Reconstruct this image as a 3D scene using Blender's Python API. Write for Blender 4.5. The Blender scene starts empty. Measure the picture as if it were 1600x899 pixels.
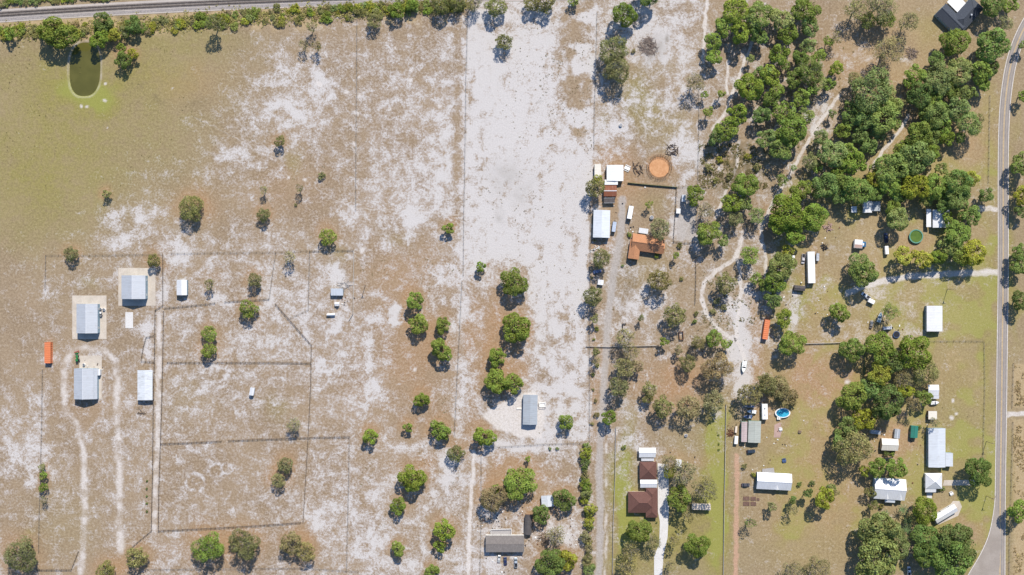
import bpy, bmesh, math, random
import numpy as np
from mathutils import Vector, Matrix

# ------------------------------------------------------------------ camera, sky, sun
S = 0.36            # metres of ground per photograph pixel
HC = 1600 * S       # camera height above the ground
scene = bpy.context.scene
col = scene.collection
cam_d = bpy.data.cameras.new('camera')
cam_d.sensor_width = 36.0
cam_d.lens = 36.0 * 1600 / 1600
cam_d.clip_start = 1.0
cam_d.clip_end = 20000.0
cam = bpy.data.objects.new('camera', cam_d)
cam.location = (0, 0, HC)
cam.rotation_euler = (0, 0, 0)
col.objects.link(cam)
scene.camera = cam

SUN_DIR = Vector((0.30, 1.0, 1.04)).normalized()      # from the ground towards the sun
elev = math.asin(SUN_DIR.z)
azim = math.atan2(SUN_DIR.x, SUN_DIR.y)
world = bpy.data.worlds.new('World')
scene.world = world
world.use_nodes = True
wn = world.node_tree
for n in list(wn.nodes):
    wn.nodes.remove(n)
w_out = wn.nodes.new('ShaderNodeOutputWorld')
w_bg = wn.nodes.new('ShaderNodeBackground')
w_sky = wn.nodes.new('ShaderNodeTexSky')
w_sky.sky_type = 'NISHITA'
w_sky.sun_disc = False
w_sky.sun_elevation = elev
w_sky.sun_rotation = azim
w_sky.air_density = 1.0
w_sky.dust_density = 0.4
w_sky.ozone_density = 6.0
w_bg.inputs['Strength'].default_value = 0.125
wn.links.new(w_sky.outputs[0], w_bg.inputs['Color'])
wn.links.new(w_bg.outputs[0], w_out.inputs['Surface'])
sun_d = bpy.data.lights.new('sun', 'SUN')
sun_d.energy = 5.0
sun_d.angle = math.radians(0.53)
sun_d.color = (1.0, 0.935, 0.835)
sun = bpy.data.objects.new('sun', sun_d)
sun.rotation_euler = SUN_DIR.to_track_quat('Z', 'Y').to_euler()
sun.location = (60, 200, 300)
col.objects.link(sun)
scene.view_settings.view_transform = 'Standard'
scene.view_settings.look = 'None'
scene.view_settings.exposure = 0.30
scene.view_settings.gamma = 1.0
scene.view_settings.use_curve_mapping = False
scene.cycles.max_bounces = 5
scene.cycles.diffuse_bounces = 2
scene.cycles.transmission_bounces = 3

random.seed(7)
rng = np.random.default_rng(7)
R = math.radians

def P(px, py, h=0.0):
    """Ground-plan position of a point seen at photograph pixel (px, py) standing h metres up."""
    k = S * (1 - h / HC)
    return Vector(((px - 800) * k, (449.5 - py) * k, 0.0))

# ------------------------------------------------------------------ helpers
def tag(o, label=None, cat=None, group=None, kind=None):
    if label: o['label'] = label
    if cat: o['category'] = cat
    if group: o['group'] = group
    if kind: o['kind'] = kind
    return o

def empty(name, loc, rz=0.0):
    o = bpy.data.objects.new(name, None)
    o.empty_display_size = 0.5
    col.objects.link(o)
    o.location = loc
    o.rotation_euler = (0, 0, rz)
    return o

def link_mesh(name, me, parent=None, mat=None, smooth=False):
    if mat is not None and not me.materials:
        me.materials.append(mat)
    if smooth:
        me.polygons.foreach_set('use_smooth', [True] * len(me.polygons))
    o = bpy.data.objects.new(name, me)
    col.objects.link(o)
    if parent is not None:
        o.parent = parent
    return o

class MB:
    """Collects shapes and links them as one mesh object."""
    def __init__(self):
        self.v = []; self.f = []
    def poly(self, pts):
        n = len(self.v)
        self.v += [tuple(p) for p in pts]
        self.f.append(tuple(range(n, n + len(pts))))
        return self
    def add(self, vs, fs):
        n = len(self.v)
        self.v += [tuple(p) for p in vs]
        self.f += [tuple(i + n for i in f) for f in fs]
        return self
    def box(self, c, s, rz=0.0):
        x, y, z = s[0] / 2, s[1] / 2, s[2] / 2
        ca, sa = math.cos(rz), math.sin(rz)
        vs = []
        for dz in (-z, z):
            for dx, dy in ((-x, -y), (x, -y), (x, y), (-x, y)):
                vs.append((c[0] + dx * ca - dy * sa, c[1] + dx * sa + dy * ca, c[2] + dz))
        return self.add(vs, [(3, 2, 1, 0), (4, 5, 6, 7), (0, 1, 5, 4), (1, 2, 6, 5), (2, 3, 7, 6), (3, 0, 4, 7)])
    def prism(self, pts, z0, z1):
        n = len(pts)
        vs = [(p[0], p[1], z0) for p in pts] + [(p[0], p[1], z1) for p in pts]
        fs = [tuple(reversed(range(n))), tuple(range(n, 2 * n))]
        fs += [(i, (i + 1) % n, n + (i + 1) % n, n + i) for i in range(n)]
        return self.add(vs, fs)
    def loft(self, rings, cap=True):
        n = len(rings[0])
        vs = [p for r in rings for p in r]
        fs = []
        for k in range(len(rings) - 1):
            for i in range(n):
                j = (i + 1) % n
                fs.append((k * n + i, k * n + j, (k + 1) * n + j, (k + 1) * n + i))
        if cap:
            fs.append(tuple(reversed(range(n))))
            fs.append(tuple(range((len(rings) - 1) * n, len(rings) * n)))
        return self.add(vs, fs)
    def tube(self, pts, radii, n=6):
        rings = []
        pts = [Vector(p) for p in pts]
        for i, p in enumerate(pts):
            d = (pts[min(i + 1, len(pts) - 1)] - pts[max(i - 1, 0)])
            if d.length < 1e-6: d = Vector((0, 0, 1))
            d.normalize()
            a = d.orthogonal().normalized(); b = d.cross(a)
            rings.append([p + (a * math.cos(2 * math.pi * k / n) + b * math.sin(2 * math.pi * k / n)) * radii[i] for k in range(n)])
        return self.loft(rings)
    def cyl(self, c, r, h, n=12, axis='z'):
        c = Vector(c)
        d = {'x': Vector((1, 0, 0)), 'y': Vector((0, 1, 0)), 'z': Vector((0, 0, 1))}[axis]
        a = d.orthogonal().normalized(); b = d.cross(a)
        rings = []
        for t in (-h / 2, h / 2):
            rings.append([c + d * t + (a * math.cos(2 * math.pi * k / n) + b * math.sin(2 * math.pi * k / n)) * r for k in range(n)])
        return self.loft(rings)
    def mesh(self, name):
        me = bpy.data.meshes.new(name)
        me.from_pydata(self.v, [], self.f)
        me.update()
        bm = bmesh.new(); bm.from_mesh(me)
        bmesh.ops.recalc_face_normals(bm, faces=bm.faces)
        bm.to_mesh(me); bm.free()
        return me
    def build(self, name, mat, parent=None, smooth=False):
        return link_mesh(name, self.mesh(name), parent, mat, smooth)

# ------------------------------------------------------------------ materials
class NT:
    def __init__(self, mat):
        self.nt = mat.node_tree
    def n(self, t, **kw):
        nd = self.nt.nodes.new(t)
        for k, v in kw.items():
            setattr(nd, k, v)
        return nd
    def l(self, a, b):
        self.nt.links.new(a, b)
    def mix(self, fac, a, b, blend='MIX'):
        m = self.n('ShaderNodeMix', data_type='RGBA', blend_type=blend)
        for sock, val in ((m.inputs[0], fac), (m.inputs[6], a), (m.inputs[7], b)):
            if isinstance(val, (int, float)): sock.default_value = val
            elif isinstance(val, tuple): sock.default_value = (*val, 1.0)
            else: self.l(val, sock)
        return m.outputs[2]
    def math(self, op, a, b=None, c=None, clamp=False):
        m = self.n('ShaderNodeMath', operation=op, use_clamp=clamp)
        for i, val in enumerate((a, b, c)):
            if val is None: continue
            if isinstance(val, (int, float)): m.inputs[i].default_value = val
            else: self.l(val, m.inputs[i])
        return m.outputs[0]
    def noise(self, scale, detail=3.0, rough=0.55, vec=None, dist=0.0):
        t = self.n('ShaderNodeTexNoise')
        t.inputs['Scale'].default_value = scale
        t.inputs['Detail'].default_value = detail
        t.inputs['Roughness'].default_value = rough
        t.inputs['Distortion'].default_value = dist
        if vec is not None: self.l(vec, t.inputs['Vector'])
        return t.outputs[0]
    def step(self, val, lo, hi, a=0.0, b=1.0):
        m = self.n('ShaderNodeMapRange', interpolation_type='SMOOTHSTEP')
        self.l(val, m.inputs[0])
        m.inputs[1].default_value = lo; m.inputs[2].default_value = hi
        m.inputs[3].default_value = a; m.inputs[4].default_value = b
        return m.outputs[0]

def new_mat(name):
    m = bpy.data.materials.new(name)
    m.use_nodes = True
    t = NT(m)
    b = m.node_tree.nodes['Principled BSDF']
    return m, t, b

def simple_mat(name, colr, rough=0.7, metal=0.0, var=0.12, scale=1.2, spec=0.3):
    m, t, b = new_mat(name)
    pos = t.n('ShaderNodeNewGeometry').outputs['Position']
    nz = t.noise(scale, 4.0, 0.6, pos)
    f = t.step(nz, 0.3, 0.7)
    c = t.mix(f, tuple(x * (1 - var) for x in colr), tuple(min(1, x * (1 + var)) for x in colr))
    t.l(c, b.inputs['Base Color'])
    b.inputs['Roughness'].default_value = rough
    b.inputs['Metallic'].default_value = metal
    b.inputs['Specular IOR Level'].default_value = spec
    return m

def roof_metal(name, colr, axis='y', pitch=0.9, rust=0.0, rough=0.5, metal=0.25, dirt=0.18):
    """Ribbed sheet-metal roofing: ribs run down the slope, with streaks, sheet-to-sheet tone and some staining."""
    m, t, b = new_mat(name)
    tc = t.n('ShaderNodeTexCoord').outputs['Object']
    sep = t.n('ShaderNodeSeparateXYZ'); t.l(tc, sep.inputs[0])
    along = sep.outputs['Y' if axis == 'y' else 'X']
    across = sep.outputs['X' if axis == 'y' else 'Y']
    u = t.math('MULTIPLY', along, 1.0 / pitch)
    fr = t.math('FRACT', u)
    rib = t.step(t.math('ABSOLUTE', t.math('SUBTRACT', fr, 0.5)), 0.40, 0.47)
    fl = t.math('FLOOR', u)
    wn_ = t.n('ShaderNodeTexWhiteNoise', noise_dimensions='1D'); t.l(fl, wn_.inputs['W'])
    comb = t.n('ShaderNodeCombineXYZ')
    t.l(t.math('MULTIPLY', along, 1.6), comb.inputs[0]); t.l(t.math('MULTIPLY', across, 0.22), comb.inputs[1])
    streak = t.noise(1.0, 4.0, 0.6, comb.outputs[0])
    blotch = t.noise(0.35, 4.0, 0.6, tc)
    c = t.mix(t.math('MULTIPLY', wn_.outputs['Value'], 0.35), colr, tuple(x * 0.86 for x in colr))
    c = t.mix(t.math('MULTIPLY', t.step(streak, 0.45, 0.75), dirt * 1.6), c, tuple(x * 0.55 for x in colr))
    c = t.mix(t.math('MULTIPLY', t.step(blotch, 0.5, 0.75), dirt), c, (0.26, 0.21, 0.17))
    c = t.mix(t.math('MULTIPLY', rib, 0.28), c, tuple(x * 0.5 for x in colr))
    if rust > 0:
        rn = t.math('ADD', t.math('MULTIPLY', streak, 0.6), t.math('MULTIPLY', blotch, 0.4))
        c = t.mix(t.step(rn, 0.62 - rust * 0.3, 0.72 - rust * 0.25), c, (0.20, 0.065, 0.03))
    t.l(c, b.inputs['Base Color'])
    b.inputs['Roughness'].default_value = rough
    b.inputs['Metallic'].default_value = metal
    bp = t.n('ShaderNodeBump'); bp.inputs['Strength'].default_value = 0.4; bp.inputs['Distance'].default_value = 0.05
    t.l(rib, bp.inputs['Height']); t.l(bp.outputs[0], b.inputs['Normal'])
    return m

def roof_shingle(name, colr, sc=1.0, curve=False):
    m, t, b = new_mat(name)
    tc = t.n('ShaderNodeTexCoord').outputs['Object']
    br = t.n('ShaderNodeTexBrick')
    br.inputs['Scale'].default_value = 1.4 * sc
    br.inputs['Color1'].default_value = (*[x * 0.8 for x in colr], 1)
    br.inputs['Color2'].default_value = (*[min(1, x * 1.2) for x in colr], 1)
    br.inputs['Mortar'].default_value = (*[x * 0.45 for x in colr], 1)
    br.inputs['Mortar Size'].default_value = 0.03
    t.l(tc, br.inputs['Vector'])
    nz = t.noise(0.5, 5.0, 0.65, tc)
    c = t.mix(t.step(nz, 0.35, 0.7), br.outputs['Color'], tuple(x * 0.75 for x in colr))
    t.l(c, b.inputs['Base Color'])
    b.inputs['Roughness'].default_value = 0.9
    b.inputs['Specular IOR Level'].default_value = 0.15
    return m

M = {}
M['galv'] = roof_metal('galvanised_roof', (0.50, 0.52, 0.55))
M['white_metal'] = roof_metal('white_metal_roof', (0.74, 0.74, 0.74), dirt=0.12)
M['white_metal_x'] = roof_metal('white_metal_roof_x', (0.74, 0.74, 0.74), dirt=0.12)
M['blue_metal'] = roof_metal('pale_blue_metal_roof', (0.64, 0.67, 0.70))
M['shelter_white'] = roof_metal('weathered_white_roof', (0.70, 0.72, 0.73), pitch=1.6, dirt=0.4)
M['rusty'] = roof_metal('rusty_metal_roof', (0.26, 0.13, 0.10), rust=0.9, dirt=0.5, rough=0.8, metal=0.0)
M['grey_roof'] = roof_metal('grey_sheet_roof', (0.36, 0.39, 0.42), pitch=1.2, dirt=0.3, metal=0.1)
M['grey_roof_x'] = roof_metal('grey_sheet_roof_x', (0.38, 0.40, 0.43), pitch=1.2, dirt=0.3, metal=0.1)
M['taupe_roof'] = roof_shingle('weathered_taupe_roof', (0.235, 0.21, 0.195), 0.5)
M['taupe_dark'] = roof_shingle('dark_weathered_roof', (0.11, 0.10, 0.10), 0.5)
M['pink_roof'] = roof_metal('faded_pink_roof', (0.46, 0.37, 0.36), pitch=1.2, dirt=0.3, metal=0)
M['sage_roof'] = roof_metal('sage_grey_roof', (0.38, 0.40, 0.36), pitch=1.2, dirt=0.3, metal=0)
M['tan_roof'] = roof_metal('tan_roof', (0.58, 0.50, 0.40), dirt=0.2, metal=0)
M['cream_roof'] = roof_metal('cream_roof', (0.68, 0.64, 0.56), dirt=0.15, metal=0)
M['green_roof'] = roof_metal('green_metal_roof', (0.03, 0.19, 0.14), dirt=0.1, metal=0.1)
M['brown_shingle'] = roof_shingle('brown_shingles', (0.165, 0.085, 0.07))
M['terracotta'] = roof_shingle('terracotta_tiles', (0.50, 0.245, 0.13), 1.3)
M['slate'] = roof_shingle('charcoal_shingles', (0.075, 0.085, 0.105))
M['wall_white'] = simple_mat('white_wall', (0.62, 0.62, 0.60), 0.7)
M['wall_grey'] = simple_mat('grey_wall', (0.38, 0.40, 0.43), 0.6)
M['wall_blue'] = simple_mat('blue_grey_wall', (0.26, 0.36, 0.42), 0.6)
M['wall_tan'] = simple_mat('tan_wall', (0.47, 0.37, 0.27), 0.8)
M['wall_green'] = simple_mat('green_wall', (0.10, 0.26, 0.20), 0.6)
M['wall_brown'] = simple_mat('brown_wall', (0.16, 0.10, 0.07), 0.8)
M['trim'] = simple_mat('white_trim', (0.72, 0.72, 0.70), 0.6, var=0.05)
M['ridge'] = simple_mat('ridge_cap', (0.60, 0.61, 0.63), 0.5, 0.2, var=0.06)
M['door'] = simple_mat('door_paint', (0.30, 0.31, 0.32), 0.5)
M['glass'] = simple_mat('window_glass', (0.03, 0.045, 0.06), 0.08, var=0.05, spec=0.6)
M['wood'] = simple_mat('weathered_wood', (0.20, 0.145, 0.10), 0.9, var=0.3)
M['wood_dark'] = simple_mat('dark_wood', (0.09, 0.065, 0.05), 0.9, var=0.3)
M['deck_white'] = simple_mat('pale_deck', (0.70, 0.67, 0.62), 0.8)
M['deck_grey'] = simple_mat('grey_deck', (0.33, 0.31, 0.30), 0.85, scale=3.0, var=0.2)
M['rail_white'] = simple_mat('white_rail', (0.72, 0.70, 0.66), 0.7, var=0.05)
M['fence'] = simple_mat('fence_timber', (0.135, 0.10, 0.08), 0.9, var=0.3)
M['fence_pale'] = simple_mat('pale_fence', (0.50, 0.46, 0.42), 0.8, var=0.15)
M['fence_green'] = simple_mat('green_panel_fence', (0.11, 0.16, 0.07), 0.8, var=0.25)
M['steel'] = simple_mat('galvanised_steel', (0.30, 0.30, 0.31), 0.45, 0.7)
M['dark_steel'] = simple_mat('dark_steel', (0.035, 0.035, 0.04), 0.5, 0.4)
M['rust_steel'] = simple_mat('rusty_steel', (0.17, 0.075, 0.04), 0.8, 0.2, var=0.3)
M['tyre'] = simple_mat('tyre_rubber', (0.022, 0.022, 0.024), 0.85)
M['rim'] = simple_mat('wheel_rim', (0.45, 0.45, 0.46), 0.35, 0.8)
M['lamp_glass'] = simple_mat('lamp_glass', (0.62, 0.64, 0.66), 0.15, var=0.03, spec=0.6)
M['tail_glass'] = simple_mat('tail_lamp_red', (0.40, 0.02, 0.02), 0.25, var=0.03)
M['container'] = roof_metal('orange_container_paint', (0.60, 0.175, 0.065), pitch=0.55, dirt=0.15, metal=0.0, rough=0.55)
M['rv_white'] = simple_mat('white_gelcoat', (0.76, 0.76, 0.75), 0.4, var=0.05)
M['rv_cream'] = simple_mat('cream_gelcoat', (0.64, 0.54, 0.44), 0.5, var=0.1)
M['white_plain'] = simple_mat('white_plastic', (0.74, 0.74, 0.72), 0.5, var=0.05)
M['pool_blue'] = simple_mat('blue_pool_liner', (0.03, 0.24, 0.36), 0.5, var=0.1)
M['tarp_blue'] = simple_mat('blue_tarp', (0.05, 0.09, 0.20), 0.6, var=0.25)
M['black'] = simple_mat('black_mesh', (0.018, 0.02, 0.028), 0.8)
M['green_paint'] = simple_mat('green_paint', (0.025, 0.17, 0.05), 0.4)
M['red_paint'] = simple_mat('red_paint', (0.45, 0.05, 0.03), 0.5)
M['sage'] = simple_mat('sage_plastic', (0.22, 0.33, 0.28), 0.5)
M['soil'] = simple_mat('dark_soil', (0.14, 0.085, 0.065), 0.95, var=0.3, scale=2.0)
M['rail_steel'] = simple_mat('rail_steel', (0.16, 0.12, 0.10), 0.4, 0.6)
M['sleeper'] = simple_mat('sleeper_timber', (0.10, 0.085, 0.075), 0.9, var=0.3)
M['logs'] = simple_mat('dead_wood', (0.23, 0.18, 0.15), 0.9, var=0.35)
M['hay'] = simple_mat('hay', (0.55, 0.40, 0.17), 0.95, var=0.2, scale=3.0)

def paint(colr):
    k = 'paint_%.3f_%.3f_%.3f' % colr
    if k not in M:
        M[k] = simple_mat('car_paint', colr, 0.3, 0.15, var=0.04, spec=0.5)
    return M[k]

def concrete_mat(name, colr, var=0.2):
    m, t, b = new_mat(name)
    pos = t.n('ShaderNodeNewGeometry').outputs['Position']
    n1 = t.noise(0.22, 5.0, 0.65, pos); n2 = t.noise(1.6, 4.0, 0.6, pos)
    c = t.mix(t.step(n1, 0.35, 0.7), colr, tuple(x * (1 - var) for x in colr))
    c = t.mix(t.math('MULTIPLY', t.step(n2, 0.4, 0.75), 0.35), c, (0.36, 0.27, 0.19))
    t.l(c, b.inputs['Base Color']); b.inputs['Roughness'].default_value = 0.9
    b.inputs['Specular IOR Level'].default_value = 0.2
    return m
M['concrete'] = concrete_mat('concrete', (0.53, 0.47, 0.40))
M['concrete_grey'] = concrete_mat('grey_concrete', (0.60, 0.59, 0.58), 0.08)
M['patio_pink'] = concrete_mat('pink_paving', (0.42, 0.29, 0.25))

def bark_mat(name, colr):
    return simple_mat(name, colr, 0.95, var=0.3, scale=3.0, spec=0.1)
M['bark'] = bark_mat('bark', (0.13, 0.10, 0.08))
M['bark_grey'] = bark_mat('grey_bark', (0.24, 0.21, 0.185))

def leaf_mat(name, trans=0.3):
    m, t, b = new_mat(name)
    oi = t.n('ShaderNodeObjectInfo')
    geo = t.n('ShaderNodeNewGeometry')
    rnd = geo.outputs['Random Per Island']
    nz = t.noise(0.30, 2.0, 0.5, geo.outputs['Position'])
    hsv = t.n('ShaderNodeHueSaturation')
    t.l(oi.outputs['Color'], hsv.inputs['Color'])
    t.l(t.math('ADD', t.math('MULTIPLY', rnd, 0.030), t.math('MULTIPLY_ADD', nz, 0.055, 0.4575)), hsv.inputs['Hue'])
    t.l(t.math('ADD', t.math('MULTIPLY', rnd, 0.65), t.math('MULTIPLY_ADD', nz, 1.0, 0.32)), hsv.inputs['Value'])
    hsv.inputs['Saturation'].default_value = 1.0
    dif = t.n('ShaderNodeBsdfDiffuse'); t.l(hsv.outputs[0], dif.inputs['Color'])
    tr = t.n('ShaderNodeBsdfTranslucent')
    c2 = t.mix(0.5, hsv.outputs[0], (0.30, 0.36, 0.05), 'MIX')
    t.l(c2, tr.inputs['Color'])
    mx = t.n('ShaderNodeMixShader'); mx.inputs[0].default_value = trans
    t.l(dif.outputs[0], mx.inputs[1]); t.l(tr.outputs[0], mx.inputs[2])
    out = [n for n in m.node_tree.nodes if n.type == 'OUTPUT_MATERIAL'][0]
    t.l(mx.outputs[0], out.inputs['Surface'])
    m.node_tree.nodes.remove(b)
    return m
M['leaf'] = leaf_mat('foliage', 0.30)
# ------------------------------------------------------------------ the lie of the land: soil maps in photograph pixels
SAND = """11111111123333688767763232321121
00000002443444889765763322321221
00000013564454899864564333422221
00000125564455899965554334433221
00000134543445899976563333332211
00013335323567899975563333322221
00135423323566899954353332222231
01345545544554899954354432222221
23444555655335678945346532333331
23334555766534547946547643333211
24334556665533637946545643333211
23344555555632647845434522222211
44345555445634657845423422222211
64455544445544567745333212222211
55344454445556655544322211222111
34444444556556655543211211222111
33344555556655655542211211222111
53334544455566655542211211222121"""
SG = np.array([[int(c) for c in r] for r in SAND.split()], float) / 9.0

def vnoise(x, y, cell, seed):
    """Smooth value noise, 0..1."""
    r = np.random.default_rng(seed)
    T = r.random((256, 256))
    fx, fy = x / cell, y / cell
    ix, iy = np.floor(fx).astype(int), np.floor(fy).astype(int)
    tx, ty = fx - ix, fy - iy
    tx = tx * tx * (3 - 2 * tx); ty = ty * ty * (3 - 2 * ty)
    g = lambda a, b: T[a % 256, b % 256]
    return (g(ix, iy) * (1 - tx) + g(ix + 1, iy) * tx) * (1 - ty) + (g(ix, iy + 1) * (1 - tx) + g(ix + 1, iy + 1) * tx) * ty

def grid_at(G, x, y):
    fx = np.clip(x / 50 - 0.5, 0, G.shape[1] - 1.001); fy = np.clip(y / 50 - 0.5, 0, G.shape[0] - 1.001)
    ix, iy = fx.astype(int), fy.astype(int)
    tx, ty = fx - ix, fy - iy
    return (G[iy, ix] * (1 - tx) + G[iy, ix + 1] * tx) * (1 - ty) + (G[iy + 1, ix] * (1 - tx) + G[iy + 1, ix + 1] * tx) * ty

def sst(e0, e1, v):
    t = np.clip((v - e0) / (e1 - e0), 0, 1)
    return t * t * (3 - 2 * t)

def d_line(x, y, pts):
    d = np.full(x.shape, 1e9)
    for (ax, ay), (bx, by) in zip(pts[:-1], pts[1:]):
        vx, vy = bx - ax, by - ay
        t = np.clip(((x - ax) * vx + (y - ay) * vy) / (vx * vx + vy * vy + 1e-9), 0, 1)
        d = np.minimum(d, np.hypot(x - ax - t * vx, y - ay - t * vy))
    return d

def d_poly(x, y, pts):
    """Signed distance, negative inside."""
    d = d_line(x, y, pts + [pts[0]])
    ins = np.zeros(x.shape, bool)
    for (ax, ay), (bx, by) in zip(pts, pts[1:] + [pts[0]]):
        c = (ay > y) != (by > y)
        with np.errstate(divide='ignore', invalid='ignore'):
            xi = (bx - ax) * (y - ay) / (by - ay + 1e-12) + ax
        ins ^= c & (x < xi)
    return np.where(ins, -d, d)

PARCEL = [(731, 18), (800, 14), (880, 12), (933, 0), (929, 150), (927, 235), (921, 330), (921, 690), (840, 692), (842, 600), (836, 545), (834, 480), (822, 425), (800, 398), (775, 400), (750, 418), (724, 432), (725, 330), (727, 225)]
HOMEPAD = [(752, 651), (768, 636), (800, 622), (818, 614), (846, 618), (852, 660), (846, 686), (812, 684), (775, 670)]

# dirt paths: (points, half width px, kind) kind: s sand, g gravel, r red dirt
PATHS = {
 'trail_a': ([(1106, -8), (1101, 40), (1098, 95)], 2.6, 's'),
 'trail_b': ([(1174, 66), (1160, 105), (1143, 150), (1130, 182), (1112, 203)], 2.6, 's'),
 'trail_c': ([(1138, 95), (1135, 130), (1138, 148)], 2.2, 's'),
 'trail_d': ([(1155, 222), (1150, 262), (1132, 305), (1118, 342)], 2.6, 's'),
 'trail_e': ([(1310, 150), (1285, 185), (1262, 222), (1237, 268), (1207, 318), (1190, 352), (1190, 375), (1197, 400), (1196, 432)], 2.8, 's'),
 'trail_f': ([(1158, 372), (1150, 404), (1118, 424), (1100, 442), (1096, 462), (1101, 484), (1118, 512), (1150, 534)], 3.8, 's'),
 'trail_g': ([(1152, 404), (1157, 430), (1157, 470), (1152, 500), (1150, 530), (1158, 545), (1163, 565)], 3.0, 's'),
 'trail_h': ([(1420, 180), (1405, 205), (1380, 235), (1364, 262)], 3.0, 's'),
 'lane': ([(934, 915), (937, 860), (938, 800), (936, 740), (938, 690), (943, 620), (946, 560), (950, 500), (957, 440), (966, 390), (972, 345), (972, 312)], 6.5, 'g'),
 'sand_drive': ([(731, 905), (733, 830), (737, 760), (741, 705)], 3.2, 's'),
 'red_track': ([(1150, 915), (1150, 800), (1152, 735), (1151, 712)], 4.0, 'r'),
 'barn_track': ([(129, 915), (130, 850), (132, 790), (134, 740), (131, 700), (120, 660), (104, 640), (98, 605), (101, 570), (113, 552), (135, 545), (160, 548), (178, 565), (184, 610), (183, 660), (187, 720), (188, 790), (188, 862)], 5.2, 's'),
 'house_drive': ([(1325, 458), (1350, 447), (1380, 440), (1420, 432), (1490, 428), (1558, 426)], 5.5, 's'),
 'house_stub': ([(1528, 326), (1558, 327)], 4.5, 's'),
 'field_drive': ([(1575, 648), (1605, 646)], 4.0, 's'),
 'cow_path': ([(300, 180), (350, 205), (405, 238), (430, 252)], 0.9, 's'),
 'cow_path_b': ([(490, 292), (520, 310), (552, 326), (600, 328), (680, 333), (724, 338)], 0.9, 's'),
 'barn_lane': ([(249, 484), (248, 560), (247, 640), (246, 700), (243, 765), (241, 826)], 4.6, 's'),
}
# sandy or green or rusty patches: x, y, rx, ry, amount
SANDB = [(283, 391, 17, 9, .6), (60, 700, 12, 30, .35), (25, 715, 14, 22, .35), (40, 760, 14, 30, .25), (640, 335, 20, 12, .5), (552, 333, 12, 10, .5),
 (497, 120, 16, 18, .4), (455, 175, 22, 12, .3), (510, 150, 8, 20, .3), (430, 110, 18, 10, .25), (525, 432, 20, 14, .5), (537, 502, 12, 14, .5), (505, 572, 18, 12, .4), (575, 540, 8, 45, .35), (580, 620, 12, 30, .3),
 (605, 495, 14, 16, .35), (668, 475, 16, 22, .3), (720, 480, 10, 35, .4), (715, 600, 8, 50, .4), (612, 485, 6, 10, .4), (690, 430, 22, 12, .25), (650, 700, 30, 10, .35), (700, 740, 20, 30, .35), (590, 850, 25, 40, .3),
 (600, 770, 22, 25, .25), (500, 810, 20, 30, .3), (360, 245, 20, 12, .4), (320, 275, 16, 16, .35), (225, 330, 22, 14, .35), (180, 340, 20, 12, .3), (190, 375, 28, 12, .4), (250, 460, 9, 25, .5), (237, 530, 10, 26, .6),
 (344, 471, 10, 9, .5), (145, 560, 30, 6, .4), (52, 632, 12, 20, .4), (80, 560, 14, 10, .4), (110, 475, 5, 20, .4), (70, 440, 5, 40, .35), (285, 750, 12, 10, .2), (1085, 400, 10, 16, .3), (1150, 480, 18, 18, .35),
 (1152, 545, 18, 26, 1.0), (1155, 602, 18, 20, .8), (1150, 490, 14, 20, .5), (1110, 425, 14, 10, .2), (1240, 470, 14, 20, .35), (1245, 505, 12, 14, .5), (1320, 520, 30, 7, .35), (1380, 525, 30, 7, .3), (1425, 515, 20, 10, .4), (1280, 450, 14, 14, .3), (1360, 455, 30, 14, .35),
 (1310, 405, 16, 12, .3), (1430, 470, 14, 20, .2), (1000, 700, 30, 12, .35), (1040, 160, 25, 14, .35), (970, 195, 24, 16, .5), (1012, 60, 30, 25, .3), (1075, 240, 22, 20, .35), (960, 170, 12, 8, .4), (995, 158, 9, 6, .4), (1055, 190, 8, 7, .4), (1010, 215, 10, 8, .2),
 (985, 640, 14, 20, .3), (1040, 560, 16, 14, .25), (1000, 470, 30, 12, .3), (930, 560, 5, 60, .2), (1490, 590, 16, 12, .0), (832, 700, 40, 8, .5), (780, 705, 20, 12, .4), (1280, 175, 12, 16, .3), (1270, 205, 10, 12, .4), (870, 820, 8, 30, .3), (895, 830, 14, 26, .4), (770, 810, 16, 14, .3), (770, 880, 22, 14, .3),
 (1290, 205, 8, 8, .3), (1350, 85, 16, 10, .3), (1420, 90, 10, 6, .5), (1190, 40, 8, 20, .2), (1215, 205, 8, 8, .3), (1065, 350, 12, 26, .5), (1170, 450, 8, 30, .3)]
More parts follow.
